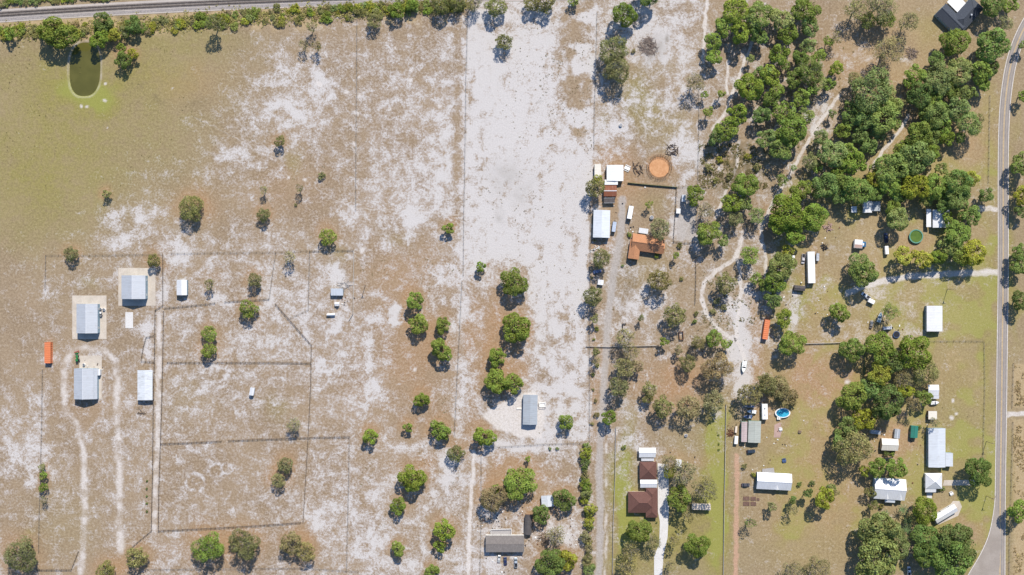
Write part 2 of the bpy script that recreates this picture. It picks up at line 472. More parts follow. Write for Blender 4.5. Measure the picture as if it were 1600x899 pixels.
GREENB = [(60, 130, 110, 120, .40), (150, 220, 170, 110, .42), (240, 110, 130, 60, .5), (300, 60, 120, 25, .35), (60, 300, 120, 100, .4), (130, 150, 40, 20, .8), (462, 250, 12, 22, .5), (1118, 770, 15, 150, 1.6), (1380, 640, 220, 280, .50), (1450, 250, 160, 240, .38), (1250, 700, 90, 160, .25), (1390, 480, 150, 60, .2), (1050, 830, 70, 70, 1.0), (976, 740, 14, 90, 1.1), (975, 840, 30, 80, .9), (1080, 700, 50, 40, .3),
 (1010, 170, 26, 42, .5), (1060, 200, 26, 45, .4), (945, 190, 10, 25, .5), (1020, 100, 60, 20, .2), (1250, 600, 60, 60, .25), (1250, 650, 16, 14, .8), (1280, 760, 60, 60, .35), (1230, 740, 30, 30, .3), (1450, 50, 26, 30, .6), (1380, 460, 60, 40, .25), (1505, 470, 50, 45, .4), (1500, 600, 45, 90, .3),
 (1500, 700, 30, 80, .4), (1547, 600, 9, 320, .6), (1545, 200, 10, 180, .4), (1530, 770, 30, 40, .5), (1280, 350, 30, 30, .5), (1020, 310, 35, 20, .35), (1010, 430, 50, 30, .3), (300, 620, 40, 30, .15), (430, 640, 25, 20, .35), (45, 830, 14, 10, .5), (100, 820, 60, 60, .2), (145, 450, 20, 10, .3), (1150, 250, 60, 30, .35),
 (620, 370, 25, 15, .25), (520, 390, 30, 14, .4), (520, 420, 16, 8, .3), (995, 140, 30, 30, .4), (1250, 860, 100, 40, .2), (1420, 560, 20, 10, .3), (1320, 660, 20, 40, .3), (1590, 480, 8, 60, .5), (1580, 300, 6, 200, .3), (1090, 650, 50, 20, .2), (1130, 690, 16, 60, .7)]
RUSTB = [(1380, 420, 240, 420, .12), (1300, 650, 120, 160, .30), (1400, 140, 120, 120, .3), (300, 130, 60, 30, .35), (620, 620, 120, 260, .15), (450, 290, 60, 40, .35), (640, 420, 60, 40, .5), (640, 560, 50, 70, .6), (600, 480, 30, 40, .3), (740, 560, 14, 120, .6), (760, 520, 30, 40, .6), (780, 480, 20, 40, .5), (800, 560, 22, 60, .9), (830, 500, 10, 30, .8), (750, 690, 10, 40, .7), (820, 730, 60, 30, .6), (850, 800, 60, 40, .5), (700, 660, 30, 30, .3),
 (975, 300, 40, 30, .8), (960, 250, 30, 26, .6), (1045, 275, 25, 20, .4), (940, 385, 12, 14, .9), (950, 240, 12, 12, 1.0), (985, 275, 20, 20, .4), (1040, 600, 60, 40, .7), (1060, 640, 30, 14, .6), (1080, 590, 40, 30, .5), (1180, 560, 22, 70, .9), (1190, 640, 20, 40, .6), (1180, 480, 14, 30, .6), (932, 600, 8, 110, .8), (1190, 340, 12, 30, .7), (1230, 250, 12, 30, .5), (1290, 480, 30, 40, .3), (1300, 590, 70, 50, .5), (1260, 590, 30, 30, .4), (1360, 420, 40, 20, .5), (1420, 380, 40, 20, .6),
 (1340, 100, 60, 50, .5), (1440, 200, 80, 40, .45), (1520, 230, 30, 30, .4), (1400, 660, 30, 30, .6), (1410, 700, 30, 40, .5), (1270, 420, 12, 50, .4), (1500, 830, 40, 20, .6), (1480, 580, 60, 30, .25), (1300, 720, 60, 100, .3), (1250, 800, 90, 60, .3), (1130, 235, 30, 30, .3), (1155, 150, 14, 40, .4), (560, 600, 20, 50, .2), (390, 490, 30, 20, .25), (330, 440, 20, 14, .4),
 (340, 550, 16, 26, .4), (450, 735, 22, 34, .3), (230, 860, 40, 20, .5), (190, 890, 12, 16, .7), (150, 640, 50, 24, .3), (120, 590, 30, 30, .25), (300, 320, 40, 30, .4), (110, 400, 20, 10, .3), (660, 730, 16, 16, .5), (480, 840, 30, 30, .35), (340, 840, 60, 20, .4), (1040, 400, 40, 30, .2), (1070, 710, 50, 12, .5), (880, 880, 30, 30, .4), (780, 760, 30, 30, .4), (259, 412, 8, 14, .7)]
RINGS = [(305, 754, 15, 14, .42), (307, 752, 6, 5, .4), (337, 735, 11, 10, .38), (338, 735, 4, 4, .3), (354, 733, 8, 9, .35), (508, 573, 14, 9, .4), (335, 585, 20, 12, .3), (620, 492, 12, 13, .45), (387, 735, 0.1, 0.1, 0)]
SPOTS = [(125, 167, 3.5), (167, 199, 2), (269, 136, 2), (160, 156, 4), (163, 131, 3), (134, 167, 3), (495, 130, 6), (450, 277, 3), (480, 278, 4), (568, 390, 5), (555, 225, 4), (559, 122, 2.5), (561, 150, 4), (557, 178, 5), (648, 576, 4), (617, 579, 2), (222, 563, 6), (1490, 624, 4), (1496, 645, 3.5), (1488, 652, 5), (1321, 597, 5), (540, 143, 5), (617, 78, 3), (641, 122, 4), (687, 165, 4), (610, 170, 3), (587, 100, 3), (643, 108, 3)]

# trees: habit (o loose, b sparse), colour, crown centre and radius as seen, width ratio
T = """G 15 52 10|G 88 53 25 1.5|D 160 34 15|D 207 38 15|G 155 62 15|Y 178 56 11|G 190 76 9|D 193 95 12|Y 208 85 9|o O 334 37 12|o O 193 50 9
o O 585 32 11|b S 487 42 9|b S 475 70 8|b S 495 72 9|G 620 17 12|G 643 8 11|o O 690 9 15|o O 712 7 13|b S 742 4 12|o O 775 10 17|o O 852 4 17|o O 830 7 12|G 897 0 9|o O 788 65 13
G 975 23 19|D 1012 -12 19|o O 958 78 21|o O 963 108 20|b S 1085 128 14|G 1150 15 20|L 1185 25 22|G 1132 42 15|G 1157 50 18|D 1185 55 14|G 1115 65 14|G 1117 88 13|L 1173 92 7|G 1172 137 23|D 1190 118 14|G 1152 180 17|G 1127 147 7|G 1100 148 6|G 1107 175 9|G 1134 203 17|D 1120 215 14|D 1190 180 14|L 1197 217 15
L 1220 30 18|G 1257 15 20|D 1266 43 14|G 1232 52 16|G 1217 85 16|G 1204 118 16|o L 1265 112 20|D 1242 122 15|G 1307 108 12|o L 1277 128 14|G 1295 133 10|G 1252 152 14|G 1227 175 17|L 1257 182 14|G 1237 205 22|D 1205 155 13|L 1325 166 9|L 1300 177 10|D 1329 185 14|G 1316 205 12|D 1342 212 14|L 1282 215 12|b S 1374 10 22|b S 1340 14 16|o L 1357 32 14|o D 1385 30 15|b S 1419 35 15|b S 1388 80 22|G 1295 65 8|b S 1307 57 9|G 1492 65 21|D 1550 72 26|b S 1571 36 12|D 1550 6 20|G 1577 4 13
o D 1464 92 13|G 1430 117 15|L 1465 125 22|L 1500 111 21|G 1532 112 17|D 1552 107 11|G 1536 129 13|L 1504 147 13|o L 1362 140 31|o O 1336 127 14|L 1387 149 13|D 1435 147 19|G 1460 155 13|L 1382 182 25|D 1355 185 19|L 1395 167 14|L 1462 180 20|D 1477 172 12|L 1495 172 18|o L 1513 193 20|G 1472 200 14|G 1435 212 21|D 1452 217 14|o O 1532 185 8
o O 166 304 8|o O 298 326 19|o O 111 398 11|o O 240 407 11|b O 327 444 9|o O 438 221 10|b S 412 297 7|b S 468 294 7|o O 412 337 11|o G 512 369 13|b S 452 401 10|G 700 357 10|G 751 417 9|o O 398 438 12|G 803 444 22
o O 930 294 16|o Y 933 279 8|o G 1014 319 6|o S 1030 358 16|o O 939 404 14|o S 1030 439 17|G 1056 399 6|G 1087 306 15|G 1105 364 19|L 1131 377 10|b S 1102 328 12|G 1166 289 19|G 1145 317 16|L 1164 317 13|o O 1148 342 12|o L 1183 336 15|o G 1172 398 15|o O 1134 443 19|G 1182 435 9|D 1194 446 10
D 1220 233 17|L 1300 242 21|o O 1267 253 13|G 1277 261 9|D 1222 281 13|G 1252 297 17|D 1290 290 20|D 1318 284 15|G 1336 253 18|D 1340 297 23|Y 1366 282 13|L 1392 260 25|G 1390 289 19|L 1430 246 26|G 1452 240 15|G 1412 233 14|D 1358 228 13|Y 1430 290 21|G 1460 293 19|D 1497 286 23|Y 1516 279 13|D 1495 312 19|D 1516 338 17|D 1540 305 11|L 1470 263 10|D 1475 320 12
G 1230 335 27|G 1272 340 21|G 1240 366 17|G 1214 353 14|Y 1232 392 10|L 1222 417 22|G 1210 441 17|L 1403 343 20|G 1396 325 12|L 1348 427 22|o L 1342 410 16|Y 1411 400 15|Y 1440 405 16|G 1465 402 13|G 1497 365 21|L 1485 382 17|Y 1520 396 20|G 1501 400 16
D 1596 255 17|Y 1598 307 14|D 1596 331 11|D 1598 395 15|D 1593 417 13|D 1594 470 14|G 1598 150 9|D 1600 70 9
o G 387 484 14|o G 328 521 13|o G 326 548 12|G 648 470 14|G 654 508 15|G 692 510 13|G 689 547 17|G 806 512 23|G 777 560 16|G 775 595 19|G 802 599 16|G 659 625 12|G 637 668 9|G 686 673 16|G 579 682 12|b S 459 664 11|G 757 683 17
o O 926 465 15|o O 929 500 8|G 885 660 12|G 952 652 12|o O 1055 494 20|o O 1002 497 7|G 1038 534 8|b S 976 527 17|b S 986 548 14|o S 977 573 19|o B 998 571 12|o O 967 605 19|o S 1015 609 14|o O 1012 624 10|o O 1036 636 19|o B 1075 636 21|o S 1115 628 19|o S 1076 567 16|o B 1121 575 25|o S 1090 535 13|G 1115 530 13|G 1135 538 9|o S 1060 547 9|o O 931 550 9|b S 932 565 8|o S 1170 618 18|o S 1198 598 17
G 1225 497 14|G 1236 536 19|D 1207 470 14|G 1312 488 15|b G 1391 488 12|D 1330 547 19|G 1377 542 23|G 1426 551 25|D 1391 566 18|o O 1446 581 20|Y 1376 585 19|b S 1412 594 14|D 1362 603 18|G 1331 620 21|Y 1415 611 12|D 1386 630 25|D 1443 622 14|b B 1428 633 12|Y 1352 655 18|L 1326 666 16|o S 1213 605 21|o B 1231 621 16|b S 1460 660 8
o O 32 868 24|G 67 744 7|G 67 762 7|o O 66 730 6|b S 68 781 6|o O 166 893 15|o O 213 872 17|o G 326 857 24|o O 381 851 23|o S 445 726 13|o S 435 751 12|o S 456 849 17|o S 478 862 15|G 645 750 21|G 622 790 12|G 695 829 17|G 686 853 10|G 622 858 11|G 675 892 11|o O 712 709 14|o B 770 780 20|G 809 755 24|G 774 764 8
D 860 880 22|Y 883 876 16|G 825 717 5|D 880 781 16|D 846 805 15|b S 868 838 15|G 998 831 19|G 1061 777 18|o Y 1047 738 11|b S 1045 722 12|b S 1070 738 17|b S 1100 764 18|G 1091 854 19|b S 1075 808 10|b S 1053 845 10|b S 1047 884 9|b S 985 861 15|b S 980 886 15|b S 1020 846 12|b D 1173 817 9
o S 1331 700 26|D 1315 685 16|Y 1350 735 9|G 1371 730 15|G 1400 732 16|o O 1360 770 10|G 1445 798 20|D 1530 735 21|L 1372 829 31|L 1402 850 20|L 1370 872 34|D 1447 845 23|D 1496 845 29|D 1487 872 31|D 1450 866 20|G 1593 798 16|o O 1207 792 9|Y 1287 778 17|o D 1298 762 8|o S 1307 770 6|b S 1237 890 14|b S 1277 890 19|b S 1240 797 8|o O 1365 790 9
G 1212 140 13|L 1262 72 12|D 1250 90 12|G 1280 88 11|G 1270 140 10|D 1340 160 13|L 1370 205 14|G 1325 235 12|D 1420 265 15|G 1480 215 12|L 1500 215 10|D 1445 175 12|L 1450 200 12|D 1400 195 12|G 1310 262 13|L 1365 262 12|G 1480 300 13|D 1410 305 13|L 1445 312 11|D 1370 303 11|D 1310 305 12|G 1420 130 10|D 1485 140 13|L 1520 145 9|G 1480 340 10|o L 1240 262 9|L 1228 102 8|o O 1405 165 10"""

TREES = []
for _ln in T.split('\n'):
    for _it in _ln.split('|'):
        f = _it.split(); kind = 'dense'
        if f[0] in ('o', 'b'): kind = {'o': 'open', 'b': 'bare'}[f[0]]; f = f[1:]
        TREES.append((kind, f[0], float(f[1]), float(f[2]), float(f[3]), float(f[4]) if len(f) > 4 else 1.0))

def fields(x, y):
    """Soil amounts at photograph-plan pixels: (sand, green, rust, path), (gravel, red, weed, hay)."""
    wx = x + (vnoise(x, y, 34, 1) - .5) * 26 + (vnoise(x, y, 9, 2) - .5) * 8
    wy = y + (vnoise(x, y, 34, 3) - .5) * 26 + (vnoise(x, y, 9, 4) - .5) * 8
    ex = x + (vnoise(x, y, 7, 5) - .5) * 3.0; ey = y + (vnoise(x, y, 7, 6) - .5) * 3.0
    sand = grid_at(SG, wx, wy) * 1.0 + 0.02 + 0.09 * np.exp(-np.hypot((x - 560) / 190, (y - 190) / 170) ** 4) + 0.10 * np.exp(-np.hypot((x - 1190) / 110, (y - 200) / 240) ** 4)
    inpic = sst(60, 0, np.maximum(np.maximum(-x, x - 1600), np.maximum(-y, y - 900)))
    sand = sand * inpic + 0.22 * (1 - inpic)
    for (cx, cy, rx, ry, a) in SANDB:
        q = np.hypot((wx - cx) / rx, (wy - cy) / ry)
        sand += a * np.exp(-q * q * 0.9)
    for (cx, cy, rx, ry, a) in RINGS:
        q = np.hypot((ex - cx) / rx, (ey - cy) / ry)
        sand += a * np.exp(-((q - 1) / 0.20) ** 2) * (0.4 + 1.0 * vnoise(x, y, 4, 45))
    sand -= 0.12 * np.exp(-np.hypot((wx - 1015) / 62, (wy - 180) / 75) ** 4)
    sand -= 0.30 * np.exp(-np.hypot((wx - 995) / 58, (wy - 300) / 62) ** 4) + 0.15 * np.exp(-np.hypot((wx - 1020) / 90, (wy - 590) / 80) ** 4)
    sand -= 0.28 * np.exp(-np.hypot((wx - 1122) / 52, (wy - 448) / 70) ** 4) + 0.16 * np.exp(-np.hypot((wx - 322) / 50, (wy - 748) / 30) ** 2)
    # the wide cleared parcel
    dp = d_poly(x + (vnoise(x, y, 18, 8) - .5) * np.where(y > 395, 14, 3), y + (vnoise(x, y, 18, 9) - .5) * np.where(y > 395, 14, 3), PARCEL)
    inp = sst(1.5, -2.0, dp)
    ptex = 1.16 + 0.12 * (vnoise(x, y, 60, 10) - .5) - 0.20 * sst(0.62, 0.9, vnoise(x * 1.6, y * 0.5, 30, 11))
    edge = np.exp(-((x - 897) / 32.0) ** 2) * sst(0.30, 0.70, .6 * vnoise(x, y, 26, 12) + .4 * vnoise(x, y, 9, 13)) * sst(260, 200, y)
    ptex = ptex - 0.85 * edge - 0.25 * sst(.5, .8, vnoise(x, y, 8, 54)) * sst(.45, .75, vnoise(x, y, 90, 55)) - 0.16 * sst(430, 520, y) - 0.45 * np.exp(-(np.hypot((x - 790) / 45, (y - 42) / 14)) ** 2)
    ptex = ptex - 0.16 * (vnoise(x * 1.0, y * 0.04, 5, 46) - .3) * sst(60, 120, y) - 0.22 * sst(0.55, 0.85, vnoise(x, y, 13, 47)) * sst(.4, .7, vnoise(x, y, 70, 48))
    sand = sand * (1 - inp) + ptex * inp
    sand -= 0.35 * np.exp(-((x - (716 - (y - 25) * 0.006)) / 8.0) ** 2) * (y < 340)         # mown brown strip beside the parcel
    green = np.zeros_like(x); rust = np.zeros_like(x)
    for (cx, cy, rx, ry, a) in GREENB:
        q = np.hypot((wx - cx) / rx, (wy - cy) / ry); green += a * np.exp(-q * q)
    for (cx, cy, rx, ry, a) in RUSTB:
        q = np.hypot((wx - cx) / rx, (wy - cy) / ry); rust += a * np.exp(-q * q)
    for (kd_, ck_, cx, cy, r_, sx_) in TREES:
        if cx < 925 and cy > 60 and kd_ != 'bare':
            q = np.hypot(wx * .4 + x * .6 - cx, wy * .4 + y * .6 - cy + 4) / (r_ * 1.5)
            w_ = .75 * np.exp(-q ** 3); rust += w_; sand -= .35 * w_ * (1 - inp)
    rgt = sst(1180, 1230, x) * sst(1600, 1560, x)
    green += rgt * .95 * sst(.38, .72, .6 * vnoise(wx, wy, 46, 51) + .4 * vnoise(x, y, 15, 52)) * sst(120, 330, y)
    green += .15 * sst(420, 150, np.hypot(x - 60, (y - 200) * 1.2)) * sst(.35, .7, vnoise(wx, wy, 40, 53))
    green *= (1 - inp); rust *= (1 - 0.85 * inp)
    path = np.zeros_like(x); gravel = np.zeros_like(x); red = np.zeros_like(x)
    for k, (pts, hw, kind) in PATHS.items():
        d = d_line(ex, ey, pts)
        a = sst(hw * 1.15, hw * 0.55, d) if not k.startswith('barn_track') else sst(hw * 1.5, hw * 0.15, d_line(wx * .25 + ex * .75, wy * .25 + ey * .75, pts))
        strength = 1.0
        if k in ('barn_track', 'barn_lane'): a = a * (0.30 + 0.6 * sst(0.2, 0.75, vnoise(x, y, 11, 20)))
        if k.startswith('cow'): a = a * (0.15 + 0.5 * vnoise(x, y, 12, 23))
        elif kind == 's' and not k.startswith('barn'): a = a * (0.8 + 0.2 * sst(0.25, 0.6, vnoise(x, y, 8, 24)))
        if kind == 's': path = np.maximum(path, a)
        elif kind == 'g': gravel = np.maximum(gravel, a * (0.75 + 0.25 * vnoise(x, y, 12, 21)))
        else:
            red = np.maximum(red, a)
            path = np.maximum(path, 0.0)
    gravel = np.maximum(gravel, .8 * sst(1, -1.5, d_poly(ex, ey, [(1059, 296), (1089, 294), (1086, 377), (1055, 376)])))
    # worn wheel lines on the lane shoulders
    lane = PATHS['lane'][0]
    dl = d_line(ex, ey, [(p[0] + 10, p[1]) for p in lane[:6]])
    path = np.maximum(path, 0.75 * sst(2.6, 1.0, dl) * sst(0.25, 0.55, vnoise(x, y, 14, 22)))
    dh = d_poly(ex, ey, HOMEPAD)
    path = np.maximum(path, sst(1.5, -2.5, dh))
    for (cx, cy, r) in SPOTS:
        path = np.maximum(path, sst(r * 1.0, r * 0.35, np.hypot(wx * .35 + ex * .65 - cx, wy * .35 + ey * .65 - cy)))
    # pale circles of bare ground in the horse paddock
    for (cx, cy, r) in [(972, 188, 11), (968, 200, 13), (985, 195, 9), (945, 171, 5), (950, 166, 5), (960, 160, 8), (973, 161, 7), (995, 158, 6), (1015, 160, 7), (1028, 157, 9), (1042, 152, 9), (1016, 179, 6), (1026, 181, 5), (1053, 193, 6), (952, 178, 6), (992, 119, 4), (1040, 172, 5), (935, 205, 6), (1066, 208, 7), (1078, 220, 6), (1088, 240, 8), (1075, 270, 10), (1062, 250, 9)]:
        q = np.hypot(ex - cx, ey - cy) / r
        sand = np.maximum(sand, 0.80 * sst(1.1, 0.85, q))
    # round pen sand is orange
    qp = np.hypot(ex - 1030, ey - 261)
    hay = np.zeros_like(x)
    dirt = sst(26, 17, qp) * (0.65 + 0.4 * vnoise(x, y, 10, 30))
    red = np.maximum(red, 0.0)
    rust = np.maximum(rust, dirt * 1.2); sand = sand * (1 - 0.8 * dirt)
    # hay field beyond the road and the dry weeds by the railway
    hay = np.maximum(hay, 0.8 * sst(1578, 1588, ex) * ((ey > 568) & (ey < 637) | (ey > 656)) * 1.0)
    hay = np.maximum(hay, sst(26, 8, np.abs(ey - (48 - 0.052 * x + 0.00002 * x * x))) * sst(0.35, 0.7, vnoise(x, y, 16, 31)) * (x < 700))
    # bare streaked tan sand by the right hand verge
    hay = np.maximum(hay, 0.75 * np.exp(-np.hypot((ex - 1488) / 18, (ey - 562) / 16) ** 2) * sst(0.45, 0.7, vnoise(x, y, 4.5, 32)))
    hay = np.maximum(hay, 0.6 * np.exp(-np.hypot((ex - 1526) / 5, (ey - 590) / 22) ** 2) * sst(0.5, 0.7, vnoise(x, y, 4.5, 33)))
    hay = np.maximum(hay, np.clip(.28 * np.exp(-np.hypot((x - 1390) / 235, (y - 690) / 300) ** 4) + .40 * np.exp(-np.hypot((x - 1430) / 150, (y - 230) / 300) ** 4), 0, .6) * (.35 + .8 * vnoise(wx, wy, 26, 50)))
    # the pond's damp green rim
    q = np.hypot((x - 132) / 33, (y - 112) / 52)
    green = np.maximum(green, 0.95 * sst(1.02, 0.80, q + .12 * (vnoise(x, y, 9, 44) - .5)) * sst(90, 135, y))
    dpo = d_poly(x, y, POND)
    path = np.maximum(path, .45 * np.exp(-((dpo - 2.0) / 1.3) ** 2) * (.3 + vnoise(x, y, 8, 49)))
    # rank growth under the fences
    weed = np.zeros_like(x)
    for nm, pts, a in WEEDS:
        weed = np.maximum(weed, a * sst(1.7, 0.5, d_line(x, y, pts)) * (0.45 + 0.55 * vnoise(x, y, 5, 40)))
    q = sst(0.45, 0.62, vnoise(x, y, 7, 41)) * np.clip(np.exp(-np.hypot((x - 1150) / 45, (y - 262) / 40) ** 2 * 1.0) * 1.4, 0, 1)
    weed = np.maximum(weed, q * 0.8)
    # dark debris patches
    for (cx, cy, rx, ry, a) in [(1014, 72, 16, 20, .6), (1036, 58, 5, 8, .7), (245, 162, 8, 5, .5), (221, 146, 6, 4, .5), (303, 165, 16, 8, .35), (788, 280, 22, 30, .28), (820, 300, 16, 26, .22), (783, 335, 8, 12, .3), (842, 162, 4, 3, .5), (975, 440, 8, 26, .35), (965, 470, 10, 20, .25), (985, 415, 10, 14, .25)]:
        q = np.hypot((wx - cx) / rx, (wy - cy) / ry)
        weed = np.maximum(weed, a * np.exp(-q * q) * (0.5 + 0.8 * vnoise(x, y, 5, 42)))
    A = np.stack([np.clip(sand, 0, 1.5), np.clip(green, 0, 1.4), np.clip(rust, 0, 1), np.clip(path, 0, 1)], -1)
    B = np.stack([np.clip(gravel, 0, 1), np.clip(red, 0, 1), np.clip(weed, 0, 1), np.clip(hay, 0, 1)], -1)
    return A, B

# fences: (label, points in pixels, style)
FENCES = [
 ('long wire fence down the brown side of the white sand parcel', [(731, 20), (728, 130), (727, 225), (725, 330), (724, 430)], 'wire'),
 ('wire fence running down left of the grey mobile home track', [(722, 440), (718, 520), (714, 600), (710, 680)], 'wire'),
 ('faint wire fence splitting the upper field, beside white dots', [(558, 32), (557, 180), (556, 328)], 'wire'),
 ('dark board fence above the two upper grey barns', [(72, 399), (150, 399), (254, 397)], 'wire'),
 ('wire fence from the upper barns across to the paddock shed', [(268, 396), (330, 395), (431, 394), (480, 392)], 'wire'),
 ('short wire fence left of the middle grey barn', [(72, 400), (71, 452)], 'wire'),
 ('long wire fence below the orange field container', [(67, 578), (66, 650), (64, 740), (62, 800), (61, 862)], 'wire'),
 ('dark board fence beside the topmost grey barn, edging the sand lane', [(255, 400), (255, 440), (255, 477), (244, 484)], 'board'),
 ('board fence on the left edge of the sandy barn lane', [(243, 485), (242, 560), (240, 640), (239, 740), (237, 829)], 'board'),
 ('board fence on the right edge of the sandy barn lane', [(256, 487), (255, 560), (253, 640), (251, 700), (249, 760), (248, 829)], 'board'),
 ('dark rail fence below the small white paddock shed', [(258, 481), (300, 477), (336, 473)], 'board'),
 ('dark rail fence right of the white gate gap', [(352, 471), (385, 469), (420, 467)], 'board'),
 ('board fence climbing from the rail fence to the upper field', [(421, 467), (426, 430), (431, 396)], 'wire'),
 ('long dark board fence between the two middle paddocks', [(262, 566), (340, 566), (420, 566), (486, 567)], 'board'),
 ('dark board fence below the tiny field shelter, left part', [(252, 693), (300, 691), (346, 689)], 'board'),
 ('dark board fence below the tiny field shelter, right part', [(358, 688), (440, 685), (492, 683), (546, 682)], 'board'),
 ('diagonal dark board fence in the middle paddock', [(431, 475), (460, 508), (487, 539)], 'board'),
 ('board fence down the right side of the lower paddocks', [(487, 539), (486, 600), (482, 680), (478, 750), (474, 815)], 'board'),
 ('dark board fence along the bottom of the lower paddock', [(249, 829), (330, 825), (400, 821), (470, 816)], 'board'),
 ('slanting board fence at the bottom of the sand lane', [(237, 829), (220, 843), (205, 856)], 'board'),
 ('dark board fence boxing the blue paddock shed on top', [(484, 392), (520, 391), (552, 391)], 'board'),
 ('wire fence left of the blue paddock shed', [(484, 393), (483, 440), (482, 484), (454, 497)], 'wire'),
 ('pale fence right of the blue paddock shed', [(553, 392), (553, 440), (552, 490), (546, 500)], 'pale'),
 ('faint wire fence down the lower middle field', [(546, 684), (545, 760), (543, 830), (542, 892)], 'wire'),
 ('wire fence along the bottom edge of the middle field', [(222, 890), (300, 889), (400, 888), (480, 888), (560, 893)], 'wire'),
 ('low fence at the bottom of the left barn track', [(58, 890), (112, 890), (118, 875), (123, 862)], 'board'),
 ('dark fence along the right edge of the white sand parcel', [(933, 20), (931, 100), (929, 160), (928, 232)], 'wire'),
 ('dark fence behind the long pale blue barn', [(923, 330), (922, 420), (921, 520), (921, 600), (921, 690)], 'wire'),
 ('overgrown green panel fence below the orange round pen', [(981, 286), (1010, 289), (1058, 293)], 'hedge'),
 ('fence right of the orange tiled house garden', [(1057, 294), (1055, 330), (1052, 378)], 'board'),
 ('low fence below the grey yard by the big oak', [(1053, 377), (1070, 379), (1086, 379)], 'board'),
 ('fence across the top of the grey yard', [(1060, 292), (1075, 291), (1089, 290)], 'wire'),
 ('dark fence right of the horse paddock by the woods', [(1092, 130), (1092, 180), (1091, 240), (1090, 288)], 'wire'),
 ('dark fence left of the winding sandy trail', [(1087, 402), (1087, 440), (1086, 474)], 'board'),
 ('pale fence dividing green lawn from the red dirt track', [(1134, 632), (1133, 700), (1131, 800), (1130, 897)], 'pale'),
 ('white fence left of the brown hip roofed house lawn', [(962, 668), (961, 740), (958, 820), (957, 896)], 'pale'),
 ('tan board fence left of the cluster of oaks below the workshop', [(1258, 537), (1300, 536), (1345, 534)], 'pale'),
 ('tall green panel fence standing left of the dense oaks', [(1351, 536), (1350, 560), (1350, 586)], 'hedge'),
 ('wire fence below the plain white workshop', [(1450, 533), (1500, 533), (1536, 533)], 'wire'),
 ('wire fence along the road verge', [(1537, 535), (1538, 600), (1536, 690), (1534, 740)], 'wire'),
 ('dark fence beyond the road around the hay field', [(1583, 568), (1582, 600), (1581, 636)], 'wire'),
 ('long dark fence beyond the road along the lower hay field', [(1582, 660), (1580, 740), (1577, 830), (1576, 898)], 'wire'),
 ('pale fence crossing the lane among grey oaks', [(916, 541), (950, 542), (985, 541), (1025, 540)], 'pale'),
 ('fence curling round the white corral beside the sand lane', [(240, 524), (229, 527), (224, 545), (221, 564), (241, 565)], 'board'),
 ('low fence along the top of the mobile home yard', [(752, 700), (800, 697), (850, 694), (915, 692)], 'wire'),
 ('fence on the left side of the mobile home yard', [(752, 702), (752, 780), (751, 860), (750, 897)], 'wire'),
 ('wire fence along the upper road verge', [(1546, 150), (1545, 220), (1544, 285)], 'wire'),
]
WEEDS = [(f[0], f[1], {'wire': .38, 'board': .42, 'pale': .25, 'hedge': .9}[f[2]]) for f in FENCES]

